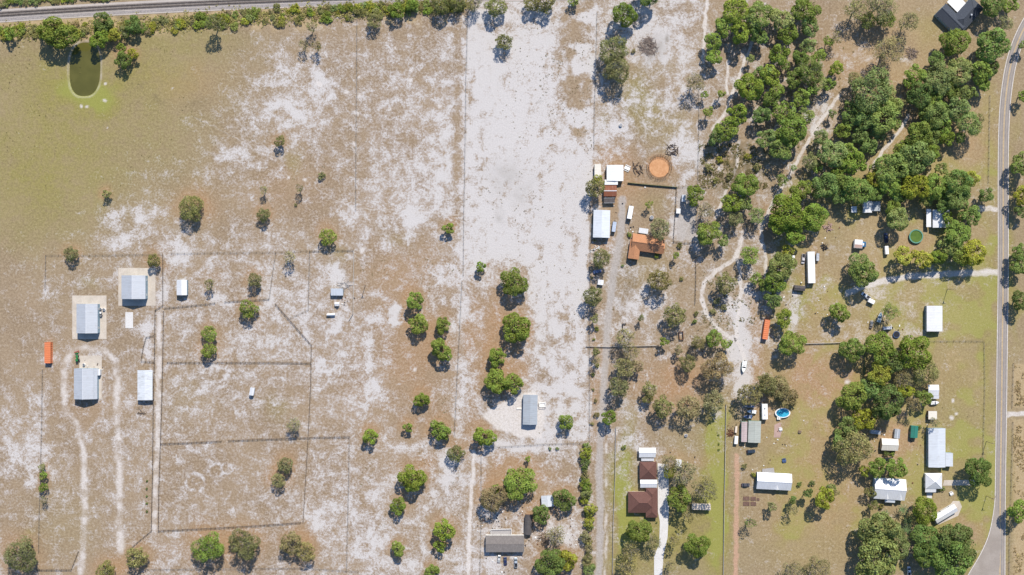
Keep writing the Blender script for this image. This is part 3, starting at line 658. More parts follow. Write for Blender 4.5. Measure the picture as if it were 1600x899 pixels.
# ------------------------------------------------------------------ ground material
def ground_material(name):
    m, t, b = new_mat(name)
    pos = t.n('ShaderNodeNewGeometry').outputs['Position']
    aA = t.n('ShaderNodeAttribute', attribute_name='soil_a'); sA = t.n('ShaderNodeSeparateColor'); t.l(aA.outputs['Color'], sA.inputs[0])
    aB = t.n('ShaderNodeAttribute', attribute_name='soil_b'); sB = t.n('ShaderNodeSeparateColor'); t.l(aB.outputs['Color'], sB.inputs[0])
    sand, green, rust, path = sA.outputs[0], sA.outputs[1], sA.outputs[2], aA.outputs['Alpha']
    gravel, red, weed, hay = sB.outputs[0], sB.outputs[1], sB.outputs[2], aB.outputs['Alpha']
    nb = t.noise(0.035, 3.0, 0.55, pos)                 # broad tone
    nm = t.noise(0.15, 6.0, 0.68, pos, 0.4)             # patches a few metres wide
    nf = t.noise(0.78, 5.0, 0.70, pos, 0.2)             # tufts
    ng = t.noise(2.4, 2.0, 0.6, pos)                    # grain
    # dry grass
    c = t.mix(t.step(nb, 0.35, 0.65), (0.210, 0.152, 0.100), (0.258, 0.190, 0.125))
    c = t.mix(t.step(nf, 0.35, 0.68), c, (0.318, 0.245, 0.168))
    gm = t.math('MULTIPLY', green, t.step(t.math('ADD', nm, t.math('MULTIPLY', nf, 0.5)), 0.45, 0.95, 0.55, 1.25), clamp=True)
    gcol = t.mix(t.step(nf, 0.35, 0.65), (0.205, 0.182, 0.060), (0.272, 0.232, 0.086))
    c = t.mix(gm, c, gcol)
    c = t.mix(t.math('MULTIPLY', t.step(green, 0.90, 1.40), 0.65), c, (0.245, 0.262, 0.060))
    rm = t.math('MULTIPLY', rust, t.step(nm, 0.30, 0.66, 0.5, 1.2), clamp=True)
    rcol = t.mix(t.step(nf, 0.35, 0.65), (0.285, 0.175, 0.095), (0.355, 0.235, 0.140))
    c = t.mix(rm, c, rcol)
    # bare sand showing through
    sv = t.math('ADD', sand, t.math('ADD', t.math('MULTIPLY', t.math('SUBTRACT', nm, 0.5), 2.25), t.math('MULTIPLY', t.math('SUBTRACT', nf, 0.5), 1.45)))
    sv = t.math('ADD', sv, t.math('MULTIPLY', t.math('SUBTRACT', ng, 0.5), 0.8))
    s1 = t.step(sv, 0.30, 0.84)
    s2 = t.step(sv, 0.64, 1.02)
    c = t.mix(t.math('MULTIPLY', s1, 0.66), c, (0.405, 0.365, 0.340))
    c = t.mix(t.math('MULTIPLY', s2, 0.85), c, (0.500, 0.478, 0.466))
    # red dirt, gravel, hay, weeds, clean sand
    c = t.mix(t.math('MULTIPLY', red, t.step(nf, 0.3, 0.7, 0.55, 1.0)), c, (0.45, 0.275, 0.195))
    gcol2 = t.mix(t.step(nf, 0.3, 0.7), (0.315, 0.285, 0.262), (0.40, 0.365, 0.338))
    c = t.mix(gravel, c, gcol2)
    hcol = t.mix(t.step(nf, 0.3, 0.7), (0.36, 0.265, 0.145), (0.43, 0.335, 0.20))
    c = t.mix(t.math('MULTIPLY', hay, t.step(ng, 0.25, 0.7, 0.6, 1.0)), c, hcol)
    pcol = t.mix(t.step(nf, 0.3, 0.7), (0.50, 0.46, 0.425), (0.57, 0.53, 0.50))
    c = t.mix(t.math('MULTIPLY', path, t.step(nf, 0.2, 0.6, 0.72, 0.95)), c, pcol)
    c = t.mix(t.math('MULTIPLY', weed, t.step(ng, 0.25, 0.65, 0.4, 0.95)), c, (0.115, 0.092, 0.052))
    gr = t.step(ng, 0.2, 0.8, 0.82, 1.16)
    c = t.mix(1.0, c, gr, 'MULTIPLY')
    t.l(c, b.inputs['Base Color'])
    b.inputs['Roughness'].default_value = 0.97
    b.inputs['Specular IOR Level'].default_value = 0.08
    bp = t.n('ShaderNodeBump'); bp.inputs['Strength'].default_value = 0.55; bp.inputs['Distance'].default_value = 0.25
    t.l(t.math('ADD', nf, t.math('MULTIPLY', ng, 0.5)), bp.inputs['Height']); t.l(bp.outputs[0], b.inputs['Normal'])
    return m
M['ground'] = ground_material('ground_soil')

def soil_attributes(me, px, py):
    A, B = fields(px, py)
    for nm, arr in (('soil_a', A), ('soil_b', B)):
        at = me.attributes.new(nm, 'FLOAT_COLOR', 'POINT')
        at.data.foreach_set('color', arr.astype(np.float32).ravel())

POND = []
for k in range(48):
    a = 2 * math.pi * k / 48
    ca, sa = math.cos(a), math.sin(a)
    e = 2.6
    POND.append((132.5 + 24.0 * math.copysign(abs(ca) ** (2 / e), ca) + 1.5 * sa, 108.5 - 42 * math.copysign(abs(sa) ** (2 / e), sa) * (1.0 if sa > 0 else 1.0)))

def build_ground():
    fine_x = np.arange(-30, 1631, 2.0); fine_y = np.arange(-30, 931, 2.0)
    far = np.array([40, 90, 170, 300, 500, 900, 1600, 3000, 6000, 10000.])
    xs = np.concatenate([(-30 - far)[::-1], fine_x, 1630 + far]); ys = np.concatenate([(-30 - far)[::-1], fine_y, 930 + far])
    X, Y = np.meshgrid(xs, ys)
    nx, ny = len(xs), len(ys)
    # gentle relief, and a real basin for the pond
    Z = (vnoise(X, Y, 60, 60) - .5) * 0.10
    Z *= sst(200, 0, np.maximum(np.maximum(-X, X - 1600), np.maximum(-Y, Y - 900)))
    dp = d_poly(X, Y, POND)
    Z = np.where(dp < 6, -1.6 * sst(2.5, -9, dp) + Z * sst(-1, 6, dp), Z)
    co = np.stack([(X - 800) * S, (449.5 - Y) * S, Z], -1).reshape(-1, 3).astype(np.float32)
    i = np.arange(nx * ny).reshape(ny, nx)
    q = np.stack([i[1:, :-1], i[1:, 1:], i[:-1, 1:], i[:-1, :-1]], -1).reshape(-1, 4)
    me = bpy.data.meshes.new('ground')
    me.vertices.add(len(co)); me.vertices.foreach_set('co', co.ravel())
    me.loops.add(q.size); me.loops.foreach_set('vertex_index', q.ravel().astype(np.int32))
    me.polygons.add(len(q)); me.polygons.foreach_set('loop_start', np.arange(0, q.size, 4, dtype=np.int32))
    me.update(calc_edges=True)
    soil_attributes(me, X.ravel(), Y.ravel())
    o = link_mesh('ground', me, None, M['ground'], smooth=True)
    tag(o, kind='structure')
    return o
build_ground()

def gz(px, py):
    a = np.array([float(px)]); b_ = np.array([float(py)])
    return float(((vnoise(a, b_, 60, 60) - .5) * 0.10)[0])

def smooth_line(pts, step=2.0):
    """Catmull-Rom resampling of a pixel polyline."""
    p = [np.array(q, float) for q in pts]
    p = [2 * p[0] - p[1]] + p + [2 * p[-1] - p[-2]]
    out = []
    for i in range(1, len(p) - 2):
        L = np.linalg.norm(p[i + 1] - p[i]); n = max(1, int(L / step))
        for k in range(n):
            t = k / n
            out.append(0.5 * ((2 * p[i]) + (-p[i - 1] + p[i + 1]) * t + (2 * p[i - 1] - 5 * p[i] + 4 * p[i + 1] - p[i + 2]) * t * t + (-p[i - 1] + 3 * p[i] - 3 * p[i + 1] + p[i + 2]) * t ** 3))
    out.append(p[-2])
    return np.array(out)

def ribbon(name, pts, half_l, half_r, mat, z=0.02, step=2.0, cuts=1, label=None, soil=False, kind='structure', parent=None):
    c = smooth_line(pts, step)
    d = np.gradient(c, axis=0); d /= np.linalg.norm(d, axis=1)[:, None] + 1e-9
    nrm = np.stack([d[:, 1], -d[:, 0]], 1)
    rows = []
    for k in range(cuts + 1):
        off = -half_l + (half_l + half_r) * k / cuts
        rows.append(c + nrm * off)
    V = np.stack(rows, 1)                                     # n, cuts+1, 2
    px, py = V[..., 0].ravel(), V[..., 1].ravel()
    zz = (vnoise(px, py, 60, 60) - .5) * 0.10 + z
    co = np.stack([(px - 800) * S, (449.5 - py) * S, zz], -1)
    n, m_ = V.shape[0], V.shape[1]
    i = np.arange(n * m_).reshape(n, m_)
    q = np.stack([i[:-1, :-1], i[:-1, 1:], i[1:, 1:], i[1:, :-1]], -1).reshape(-1, 4)
    me = bpy.data.meshes.new(name)
    me.from_pydata(co.tolist(), [], q.tolist()); me.update()
    if me.polygons[0].normal.z < 0: me.flip_normals()
    if soil: soil_attributes(me, px, py)
    o = link_mesh(name, me, parent, mat, smooth=True)
    if kind: tag(o, label, kind=kind)
    return o

# dirt paths lie as their own thin sheets of the same soil
for k, (pts, hw, kind) in PATHS.items():
    nm = {'lane': 'gravel_lane', 'red_track': 'dirt_track', 'house_drive': 'gravel_driveway', 'sand_drive': 'sand_driveway'}.get(k, 'dirt_path')
    ribbon(nm, pts, hw * 1.1, hw * 1.1, M['ground'], 0.03, 1.6, 8, soil=True)

# water
def water_mat():
    m, t, b = new_mat('pond_water')
    pos = t.n('ShaderNodeNewGeometry').outputs['Position']
    nz = t.noise(0.12, 3.0, 0.5, pos)
    t.l(t.mix(t.step(nz, 0.3, 0.7), (0.082, 0.078, 0.018), (0.105, 0.098, 0.024)), b.inputs['Base Color'])
    b.inputs['Roughness'].default_value = 0.12
    b.inputs['Specular IOR Level'].default_value = 0.5
    bp = t.n('ShaderNodeBump'); bp.inputs['Strength'].default_value = 0.08
    t.l(t.noise(2.0, 3.0, 0.6, pos), bp.inputs['Height']); t.l(bp.outputs[0], b.inputs['Normal'])
    return m
M['water'] = water_mat()
mb = MB()
cpx = (132.5, 108.5)
ring = [((p[0] - cpx[0]) * 1.03 + cpx[0], (p[1] - cpx[1]) * 1.03 + cpx[1]) for p in POND]
mb.poly([(*(P(*p).xy)  , -0.22) for p in ring])
tag(mb.build('pond_water', M['water']), kind='structure')

# ------------------------------------------------------------------ asphalt road with edge lines and yellow centre lines
def asphalt_mat():
    m, t, b = new_mat('asphalt')
    pos = t.n('ShaderNodeNewGeometry').outputs['Position']
    n1 = t.noise(0.10, 4.0, 0.6, pos); n2 = t.noise(1.8, 3.0, 0.7, pos)
    c = t.mix(t.step(n1, 0.35, 0.65), (0.285, 0.245, 0.212), (0.340, 0.298, 0.262))
    c = t.mix(t.math('MULTIPLY', t.step(n2, 0.35, 0.7), 0.35), c, (0.20, 0.18, 0.165))
    t.l(c, b.inputs['Base Color']); b.inputs['Roughness'].default_value = 0.9
    b.inputs['Specular IOR Level'].default_value = 0.2
    return m
M['asphalt'] = asphalt_mat()
M['road_white'] = simple_mat('white_road_paint', (0.66, 0.62, 0.58), 0.7, var=0.15, scale=0.8)
M['road_yellow'] = simple_mat('yellow_road_paint', (0.52, 0.36, 0.16), 0.7, var=0.2, scale=0.8)
ROADC = [(1640, -25), (1614, 20), (1595, 55), (1581, 95), (1573, 140), (1569, 190), (1567.5, 260), (1567.5, 420), (1566, 540), (1564.5, 660), (1563, 760), (1562.5, 830), (1562, 960)]
road = ribbon('road', ROADC, 8.6, 8.6, M['asphalt'], 0.055, 4, 2)
M['road_wear'] = simple_mat('worn_asphalt', (0.235, 0.212, 0.198), 0.85, var=0.12, scale=0.5)
for off in (-6.0, -2.6, 2.6, 6.0):
    ribbon('wheel_wear', ROADC, -off + 0.7, off + 0.7, M['road_wear'], 0.064, 4, 1, kind=None, parent=road)
for off in (-8.0, 8.0):
    ribbon('edge_line', ROADC, -off + 0.33, off + 0.33, M['road_white'], 0.075, 4, 1, kind=None, parent=road)
for off in (-0.55, 0.55):
    ribbon('centre_line', ROADC, -off + 0.26, off + 0.26, M['road_yellow'], 0.075, 4, 1, kind=None, parent=road)
# side road leaving at the bottom
FORK = [(1558, 770), (1554, 808), (1546, 838), (1534, 866), (1518, 896), (1500, 930)]
mb = MB()
L = smooth_line([(1554.6, 775), (1551, 805), (1544, 836), (1532, 864), (1515, 893), (1496, 925), (1470, 960)], 3)
Rr = smooth_line([(1556, 775), (1560, 800), (1563, 830), (1563, 862), (1560, 900), (1550, 940), (1540, 960)], 3)
n = min(len(L), len(Rr))
L = L[np.linspace(0, len(L) - 1, n).astype(int)]; Rr = Rr[np.linspace(0, len(Rr) - 1, n).astype(int)]
for i in range(n - 1):
    mb.poly([(*P(*q).xy, 0.05 + gz(*q)) for q in (L[i], Rr[i], Rr[i + 1], L[i + 1])])
side = mb.build('side_road', M['asphalt'])
side.location.z = 0.035
tag(side, kind='structure')
ribbon('edge_line', [(1554.4, 778), (1551, 806), (1544.5, 836), (1532.5, 864), (1515.5, 893), (1496.5, 925), (1470, 960)], 0.0, 0.75, M['road_white'], 0.14, 3, 1, kind=None, parent=side)
side.children[0].location.z = -0.035
# ------------------------------------------------------------------ railway
def ballast_mat():
    m, t, b = new_mat('ballast')
    pos = t.n('ShaderNodeNewGeometry').outputs['Position']
    n1 = t.noise(0.12, 4.0, 0.6, pos); n2 = t.noise(2.2, 3.0, 0.7, pos)
    c = t.mix(t.step(n1, 0.35, 0.65), (0.47, 0.415, 0.37), (0.40, 0.36, 0.33))
    c = t.mix(t.math('MULTIPLY', t.step(n2, 0.35, 0.7), 0.4), c, (0.25, 0.225, 0.205))
    t.l(c, b.inputs['Base Color']); b.inputs['Roughness'].default_value = 0.95
    return m
M['ballast'] = ballast_mat()
M['ballast_dark'] = simple_mat('dark_ballast', (0.27, 0.245, 0.235), 0.95, var=0.25, scale=1.5)
RAILC = [(-500, 58), (-200, 37), (0, 23), (200, 11), (400, 2), (600, -5), (900, -12), (1400, -20)]
rb = ribbon('railway_bed', [(p[0], p[1] + 1.5) for p in RAILC], 11, 9.5, M['ballast'], 0.10, 6, 2)
tr = empty('railway_track', P(0, 23) + Vector((0, 0, 0)))
tag(tr, 'single railway track on pale ballast crossing the top left corner', 'railway')
def rail_part(name, off, hw, mat, z):
    o = ribbon(name, RAILC, -off + hw, off + hw, mat, z, 6, 1, kind=None, parent=tr)
    o.location = -tr.location
    return o
rail_part('ballast_shoulder', 0, 4.6, M['ballast_dark'], 0.16)
c = smooth_line(RAILC, 6)
d = np.gradient(c, axis=0); d /= np.linalg.norm(d, axis=1)[:, None]; nrm = np.stack([d[:, 1], -d[:, 0]], 1)
for off in (-2.1, 2.1):
    mb = MB()
    pts = [(*P(*(c[i] + nrm[i] * off)).xy, 0.42) for i in range(len(c))]
    for a_, b2 in zip(pts[:-1], pts[1:]):
        mid = [(a_[k] + b2[k]) / 2 for k in range(3)]
        Ln = math.hypot(b2[0] - a_[0], b2[1] - a_[1])
        mb.box(mid, (Ln + 0.02, 0.16, 0.2), math.atan2(b2[1] - a_[1], b2[0] - a_[0]))
    o = mb.build('rail', M['rail_steel'], tr); o.location = -tr.location
mb = MB()
total = 0.0; nxt = 0.0
for i in range(len(c) - 1):
    seg = np.linalg.norm(c[i + 1] - c[i])
    while nxt < total + seg:
        q = c[i] + (c[i + 1] - c[i]) * (nxt - total) / seg
        if -40 < q[0] < 700:
            w_ = P(*q); mb.box((w_.x, w_.y, 0.24), (0.34, 2.9, 0.18), math.atan2(-d[i][1], d[i][0]) + random.uniform(-.02, .02))
        nxt += 1.9
    total += seg
o = mb.build('sleepers', M['sleeper'], tr); o.location = -tr.location; tag(o, kind='stuff')
ribbon('service_track', [(p[0], p[1] + 8.2) for p in RAILC], 2.2, 2.2, M['ballast_dark'], 0.14, 6, 1)
# ------------------------------------------------------------------ buildings
def slab(name, pts, mat, z=0.09, label=None):
    """A flat poured slab or pad given by its corners in pixels."""
    mb = MB()
    w = [P(*p) for p in pts]
    mb.prism([(p.x, p.y) for p in w], -0.1, z)
    return tag(mb.build(name, mat), label, kind='structure')

def rect(x0, y0, x1, y1):
    return [(x0, y0), (x1, y0), (x1, y1), (x0, y1)]

def roof_slope_mesh(mb, a, b, c, d, th=0.12):
    """A roof plane a-b (eave) c-d (ridge side) with thickness."""
    a, b, c, d = Vector(a), Vector(b), Vector(c), Vector(d)
    dn = Vector((0, 0, -th))
    mb.add([a, b, c, d, a + dn, b + dn, c + dn, d + dn], [(0, 1, 2, 3), (7, 6, 5, 4), (0, 4, 5, 1), (1, 5, 6, 2), (2, 6, 7, 3), (3, 7, 4, 0)])

def add_door(root, x, y, rz, w=1.0, h=2.1, mat=None):
    o = MB().box((0, 0, h / 2), (w, 0.07, h)).build('door', mat or M['door'], root)
    o.location = (x, y, 0.05); o.rotation_euler = (0, 0, rz)
    k = MB().cyl((w * 0.38, -0.07, 1.0), 0.04, 0.1, 6, 'y').build('handle', M['steel'], o)
    return o

WIN_ME = {}
def add_window(root, x, y, rz, z=1.3, w=1.2, h=1.0):
    key = (round(w, 2), round(h, 2))
    if key not in WIN_ME:
        mb = MB()
        for dx, dz, sx, sz in ((0, h / 2, w, 0.09), (0, -h / 2, w, 0.09), (-w / 2, 0, 0.09, h + .09), (w / 2, 0, 0.09, h + .09)):
            mb.box((dx, 0, dz), (sx, 0.1, sz))
        fm = mb.mesh('window'); fm.materials.append(M['trim'])
        gm = MB().box((0, 0.012, 0), (w - .08, 0.03, h - .08)).mesh('pane'); gm.materials.append(M['glass'])
        WIN_ME[key] = (fm, gm)
    fm, gm = WIN_ME[key]
    f = link_mesh('window', fm, root); f.location = (x, y, z + h / 2); f.rotation_euler = (0, 0, rz)
    link_mesh('pane', gm, f)

def building(name, label, cat, px, py, wpx, lpx, ang=0, eave=3.0, rise=1.2, style='gable', roof='galv', wall='wall_grey', over=0.3, group=None, open_sides=False, ridge_off=0.0, doors=1, windows=2, cap=True, end_door=False, capmat='ridge'):
    """px, py: centre of the roof in the photograph; wpx across the ridge, lpx along it; ang turns the ridge from straight up the picture (degrees, counter-clockwise)."""
    k = S * (1 - eave / HC)
    W, L = wpx * k, lpx * k
    root = empty(name, P(px, py, eave) , R(ang))
    tag(root, label, cat, group)
    hw, hl = W / 2, L / 2
    iw, il = hw - over, hl - over
    zr = eave + rise
    # walls
    if open_sides:
        for sx in (-1, 1):
            npost = max(2, int(L / 4) + 1)
            for i in range(npost):
                y = -il + 2 * il * i / (npost - 1)
                MB().box((sx * iw, y, (eave - .15) / 2), (0.16, 0.16, eave - .15)).build('post', M['steel'], root)
        if style != 'flat':
            for i in range(3):
                MB().box((0, -il + il * i, eave - 0.28), (2 * iw, 0.12, 0.2)).build('truss', M['steel'], root)
    else:
        mb = MB()
        if style in ('gable', 'shed'):
            if style == 'gable':
                rx = ridge_off * hw
                prof = [(-iw, -0.1), (iw, -0.1), (iw, eave - 0.13), (rx, zr - 0.16), (-iw, eave - 0.13)]
            else:
                prof = [(-iw, -0.1), (iw, -0.1), (iw, zr - 0.15), (-iw, eave - 0.15)]
            n = len(prof)
            vs = [(x, -il, z) for x, z in prof] + [(x, il, z) for x, z in prof]
            fs = [tuple(range(n)), tuple(reversed(range(n, 2 * n)))] + [(i, n + i, n + (i + 1) % n, (i + 1) % n) for i in range(n)]
            mb.add(vs, fs)
        else:
            mb.box((0, 0, (eave - 0.13) / 2 - .05), (2 * iw, 2 * il, eave - 0.03))
        mb.build('wall', M[wall], root)
        for i in range(doors):
            if end_door:
                add_door(root, 0, -il - 0.04, 0, 3.0 if W > 7 else 1.4, min(eave - .4, 2.7))
            else:
                add_door(root, -iw - 0.04, -il * 0.25 + i * 3, -math.pi / 2)
        for i in range(windows):
            y = il * (-0.65 + 1.3 * i / max(1, windows - 1)) if windows > 1 else il * .4
            add_window(root, -iw - 0.03, y + .9, -math.pi / 2)
            add_window(root, iw + 0.03, y, math.pi / 2)
        if windows:
            add_window(root, iw * .45, -il - 0.03, 0)
    # roof
    if style == 'gable':
        rx = ridge_off * hw
        mb = MB(); roof_slope_mesh(mb, (-hw, hl, eave), (-hw, -hl, eave), (rx, -hl, zr), (rx, hl, zr)); mb.build('roof_slope', M[roof], root)
        mb = MB(); roof_slope_mesh(mb, (hw, -hl, eave), (hw, hl, eave), (rx, hl, zr), (rx, -hl, zr)); mb.build('roof_slope', M[roof], root)
        if cap:
            MB().box((rx, 0, zr + 0.02), (0.42, L + 0.06, 0.07)).build('ridge_cap', M[capmat], root)
    elif style == 'shed':
        mb = MB(); roof_slope_mesh(mb, (-hw, hl, eave), (-hw, -hl, eave), (hw, -hl, zr), (hw, hl, zr)); mb.build('roof', M[roof], root)
    elif style == 'flat':
        mb = MB(); mb.box((0, 0, eave), (W, L, 0.16)); o = mb.build('roof', M[roof], root)
        mb = MB()
        for sx in (-1, 1): mb.box((sx * (hw - .03), 0, eave + .1), (0.1, L + .02, 0.14))
        mb.build('roof_edge', M['ridge'], root)
    elif style == 'hip':
        rl = max(0.02, hl - hw) if L > W else 0.02
        e = [(-hw, -hl, eave), (hw, -hl, eave), (hw, hl, eave), (-hw, hl, eave)]
        r0, r1 = (0, -rl, zr), (0, rl, zr)
        for pl in ((e[0], e[1], r0), (e[1], e[2], r1, r0), (e[2], e[3], r1), (e[3], e[0], r0, r1)):
            mb = MB()
            up = [Vector(p) for p in pl]; dn = [p + Vector((0, 0, -.14)) for p in up]
            m_ = len(up)
            mb.add(up + dn, [tuple(range(m_)), tuple(reversed(range(m_, 2 * m_)))] + [(i, m_ + i, m_ + (i + 1) % m_, (i + 1) % m_) for i in range(m_)])
            mb.build('roof_slope', M[roof], root)
        mb = MB()
        mb.tube([r0, r1], [0.14, 0.14], 5)
        for a, b in ((e[0], r0), (e[1], r0), (e[2], r1), (e[3], r1)): mb.tube([a, b], [0.1, 0.1], 5)
        mb.build('hip_cap', M[roof], root)
    elif style == 'arch':
        n = 7
        rings = []
        for s in (-hl, hl):
            rings.append([(-hw + 2 * hw * i / n, s, eave + rise * math.sin(math.pi * i / n)) for i in range(n + 1)] + [(hw - 2 * hw * i / n, s, eave - .1 + rise * 0.92 * math.sin(math.pi * i / n)) for i in range(n + 1)])
        MB().loft(rings).build('roof', M[roof], root, smooth=False)
    return root

def deck(label, pts, mat='deck_white', z=0.45, rail=None, name='deck'):
    w = [P(*p, z) for p in pts]
    c = sum(w, Vector()) / len(w)
    root = empty(name, c); tag(root, label, 'deck')
    q = [(p.x - c.x, p.y - c.y) for p in w]
    MB().prism(q, z - 0.12, z).build('floor_boards', M[mat], root)
    mb = MB()
    for p in q: mb.box((p[0] * .92, p[1] * .92, (z - .12) / 2), (0.14, 0.14, z - .12))
    tag(mb.build('posts', M['wood'], root), kind='stuff')
    if rail:
        mb = MB()
        for a, b in zip(q, q[1:] + q[:1]):
            Ln = math.hypot(b[0] - a[0], b[1] - a[1]); an = math.atan2(b[1] - a[1], b[0] - a[0])
            mb.box(((a[0] + b[0]) / 2, (a[1] + b[1]) / 2, z + 1.0), (Ln, 0.22, 0.07), an)
            for i in range(int(Ln / 1.5) + 1):
                t = min(1, i * 1.5 / Ln); mb.box((a[0] + (b[0] - a[0]) * t, a[1] + (b[1] - a[1]) * t, z + .5), (0.1, 0.1, 1.0), an)
        mb.build('railing', M[rail], root)
    return root

# --- left farmyard
slab('concrete_pad', rect(113, 462, 166.5, 530), M['concrete'], 0.08)
slab('concrete_pad', rect(185, 419, 243, 478), M['concrete'], 0.08)
slab('concrete_pad', rect(124, 556, 159, 624), M['concrete'], 0.08)
slab('concrete_slab', rect(196, 488, 208, 513), M['concrete_grey'], 0.12)
building('barn', 'grey gabled metal barn on the middle pale pad, drums at its right', 'barn', 136, 498, 33, 46, 0, 3.9, 1.5, 'gable', 'galv', 'wall_blue', 0.15, 'grey metal barns on concrete pads', end_door=True)
building('barn', 'widest and topmost grey metal barn, on a pad with a bare strip', 'barn', 208.5, 449, 37.5, 37, 0, 4.3, 2.0, 'gable', 'galv', 'wall_blue', 0.15, 'grey metal barns on concrete pads', end_door=True)
building('barn', 'lowest grey metal barn with green tractor parked beside it', 'barn', 131, 600, 31, 48, 0, 4.0, 1.6, 'gable', 'galv', 'wall_blue', 0.15, 'grey metal barns on concrete pads', end_door=True)
building('lean_to', 'narrow grey lean-to roof along the lowest grey barn', 'lean to', 149.4, 600, 5.2, 47.5, 180, 2.6, 1.1, 'shed', 'galv', 'wall_blue', 0.1, windows=0, doors=0)
building('pump_shed', 'tiny white pump shed at the corner of the lowest grey barn', 'shed', 154, 582, 5, 9.5, 0, 2.3, .4, 'gable', 'white_metal', 'wall_white', 0.1, windows=0)
building('shed', 'small white gabled shed inside the upper paddock', 'shed', 284, 449.5, 16, 24, 0, 2.9, 1.0, 'gable', 'white_metal', 'wall_blue', 0.12, windows=0, end_door=True)
building('shelter', 'long white sheet-roofed animal shelter beside the sandy lane', 'shelter', 226.5, 602, 23.5, 47, 0, 3.1, 0.5, 'gable', 'shelter_white', 'wall_blue', 0.2, open_sides=True, cap=False)
building('field_shelter', 'tiny white roofed field shelter alone in the lower paddock', 'shelter', 393.5, 612, 7, 12, -10, 2.3, .5, 'gable', 'white_metal', 'wall_grey', 0.12, windows=0)
building('paddock_shed', 'pale blue roofed shed in the small sandy paddock', 'shed', 526.5, 456.5, 11, 19, 90, 2.4, .7, 'shed', 'blue_metal', 'wall_blue', 0.15, windows=0)
building('animal_hutch', 'small white hutch just below the pale blue paddock shed', 'hutch', 526.5, 475.5, 6, 7, 90, 1.5, .3, 'gable', 'white_metal', 'wall_white', 0.1, windows=0)
building('feed_shelter', 'narrow white feed shelter at the end of a short fence', 'shelter', 517, 492, 3.6, 13, 92, 1.5, .3, 'gable', 'white_metal', 'wall_grey', 0.1, windows=0, doors=0)

# --- grey mobile home on cleared sand
building('mobile_home', 'grey mobile home with white porch standing on cleared pale sand', 'mobile home', 828.5, 640.5, 22.5, 46.5, -1, 3.2, .7, 'gable', 'grey_roof', 'wall_grey', 0.15, windows=4, capmat='grey_roof')
deck('white porch deck right of the grey mobile home', [(842, 629), (852, 628), (853, 635.5), (843, 636)], 'deck_white', 0.6, 'rail_white')
deck('white entrance steps left of the grey mobile home', [(807, 637), (815, 637), (815, 640), (807, 640)], 'deck_white', 0.4)
# --- brown mobile home, lower middle
building('mobile_home', 'weathered taupe mobile home above three parked cars', 'mobile home', 789, 850, 26, 60, 90, 3.2, .8, 'gable', 'taupe_roof', 'wall_white', 0.15, windows=4, capmat='taupe_roof')
deck('railed porch deck on top of the taupe mobile home', [(767, 827), (799, 826), (799, 836), (767, 836.5)], 'deck_grey', 0.7, 'rail_white')
building('storage_shed', 'dark arched storage shed between the taupe home and green oaks', 'shed', 825.5, 820, 11, 31, -2, 2.4, .9, 'arch', 'taupe_dark', 'wall_brown', 0.15, windows=0, cap=False)
building('tool_shed', 'pale blue roofed tool shed half under two oaks', 'shed', 855.5, 783.5, 19, 17, 4, 2.4, .6, 'gable', 'blue_metal', 'wall_grey', 0.15, windows=1)
# --- horse property
building('hay_shed', 'narrow white hay shed at the parcel edge, left of the big stable', 'shed', 934, 267, 10, 21, 0, 2.8, .4, 'shed', 'cream_roof', 'wall_tan', 0.1, windows=0)
building('stable', 'large white flat-pitched stable roof near the orange round pen', 'stable', 961, 270.5, 26, 25, 0, 3.4, .6, 'gable', 'white_metal', 'wall_tan', 0.15, windows=1, cap=False)
building('stable_annex', 'lower white roof attached below the large white stable', 'stable', 955, 285, 20.5, 8, 0, 3.0, .4, 'shed', 'white_metal', 'wall_tan', 0.1, windows=0)
building('rusty_barn', 'red-brown rusty metal barn roof below the white stable', 'barn', 953.5, 298.5, 17, 20, -90, 3.0, .6, 'gable', 'rusty', 'wall_brown', 0.1, windows=0)
building('cattle_pen_roof', 'open dark pen with pale beams under the rusty barn', 'pen', 952, 313.5, 8, 17, 91, 2.2, .1, 'flat', 'taupe_dark', 'wall_brown', 0.1, open_sides=True)
building('barn', 'long pale blue white barn beside the gravel lane', 'barn', 940, 350, 26, 43, -1.5, 3.5, .9, 'gable', 'blue_metal', 'wall_blue', 0.15, windows=2, cap=False)
building('well_house', 'small pale roofed well house under the big yard oak', 'shed', 1068.5, 310, 6, 11, -3, 2.3, .4, 'gable', 'blue_metal', 'wall_grey', 0.1, windows=0)
building('yard_shed', 'small white flat shed on the fence of the grey yard', 'shed', 1060, 330, 6.5, 7.5, -3, 2.2, .2, 'flat', 'white_metal', 'wall_white', 0.1, windows=0)
building('porch_roof', 'bright white porch roof behind the orange tiled house', 'porch', 1005.5, 361, 8, 14.5, 82, 2.7, .2, 'shed', 'white_metal', 'wall_white', 0.1, open_sides=True, cap=False)
building('chicken_coop', 'small white tilted coop between shrubs left of the lane', 'coop', 938.5, 441.5, 9, 8, -8, 1.8, .3, 'gable', 'white_metal', 'wall_white', 0.1, windows=0)

def wing_house(name, label, cat, wings, eave, rise, roof, wall, main_c, group=None):
    """A house of crossing gabled or hipped wings: (px, py, across, along, angle, style, dz)."""
    c = P(*main_c, eave)
    root = empty(name, c); tag(root, label, cat, group)
    for i, (px, py, wpx, lpx, ang, style, dz) in enumerate(wings):
        sub = building('wing', None, None, px, py, wpx, lpx, ang, eave + dz, rise * (wpx / wings[0][2]), style, roof, wall, 0.25, windows=2 if i < 2 else 0, doors=1 if i == 0 else 0, cap=(style == 'gable'), capmat=roof)
        for k in list(sub.children):
            loc = sub.location - c
            mtx = Matrix.Translation(loc) @ Matrix.Rotation(R(ang), 4, 'Z') @ Matrix.Translation(k.location) @ k.rotation_euler.to_matrix().to_4x4()
            k.parent = root
            k.matrix_local = mtx
        bpy.data.objects.remove(sub)
    return root

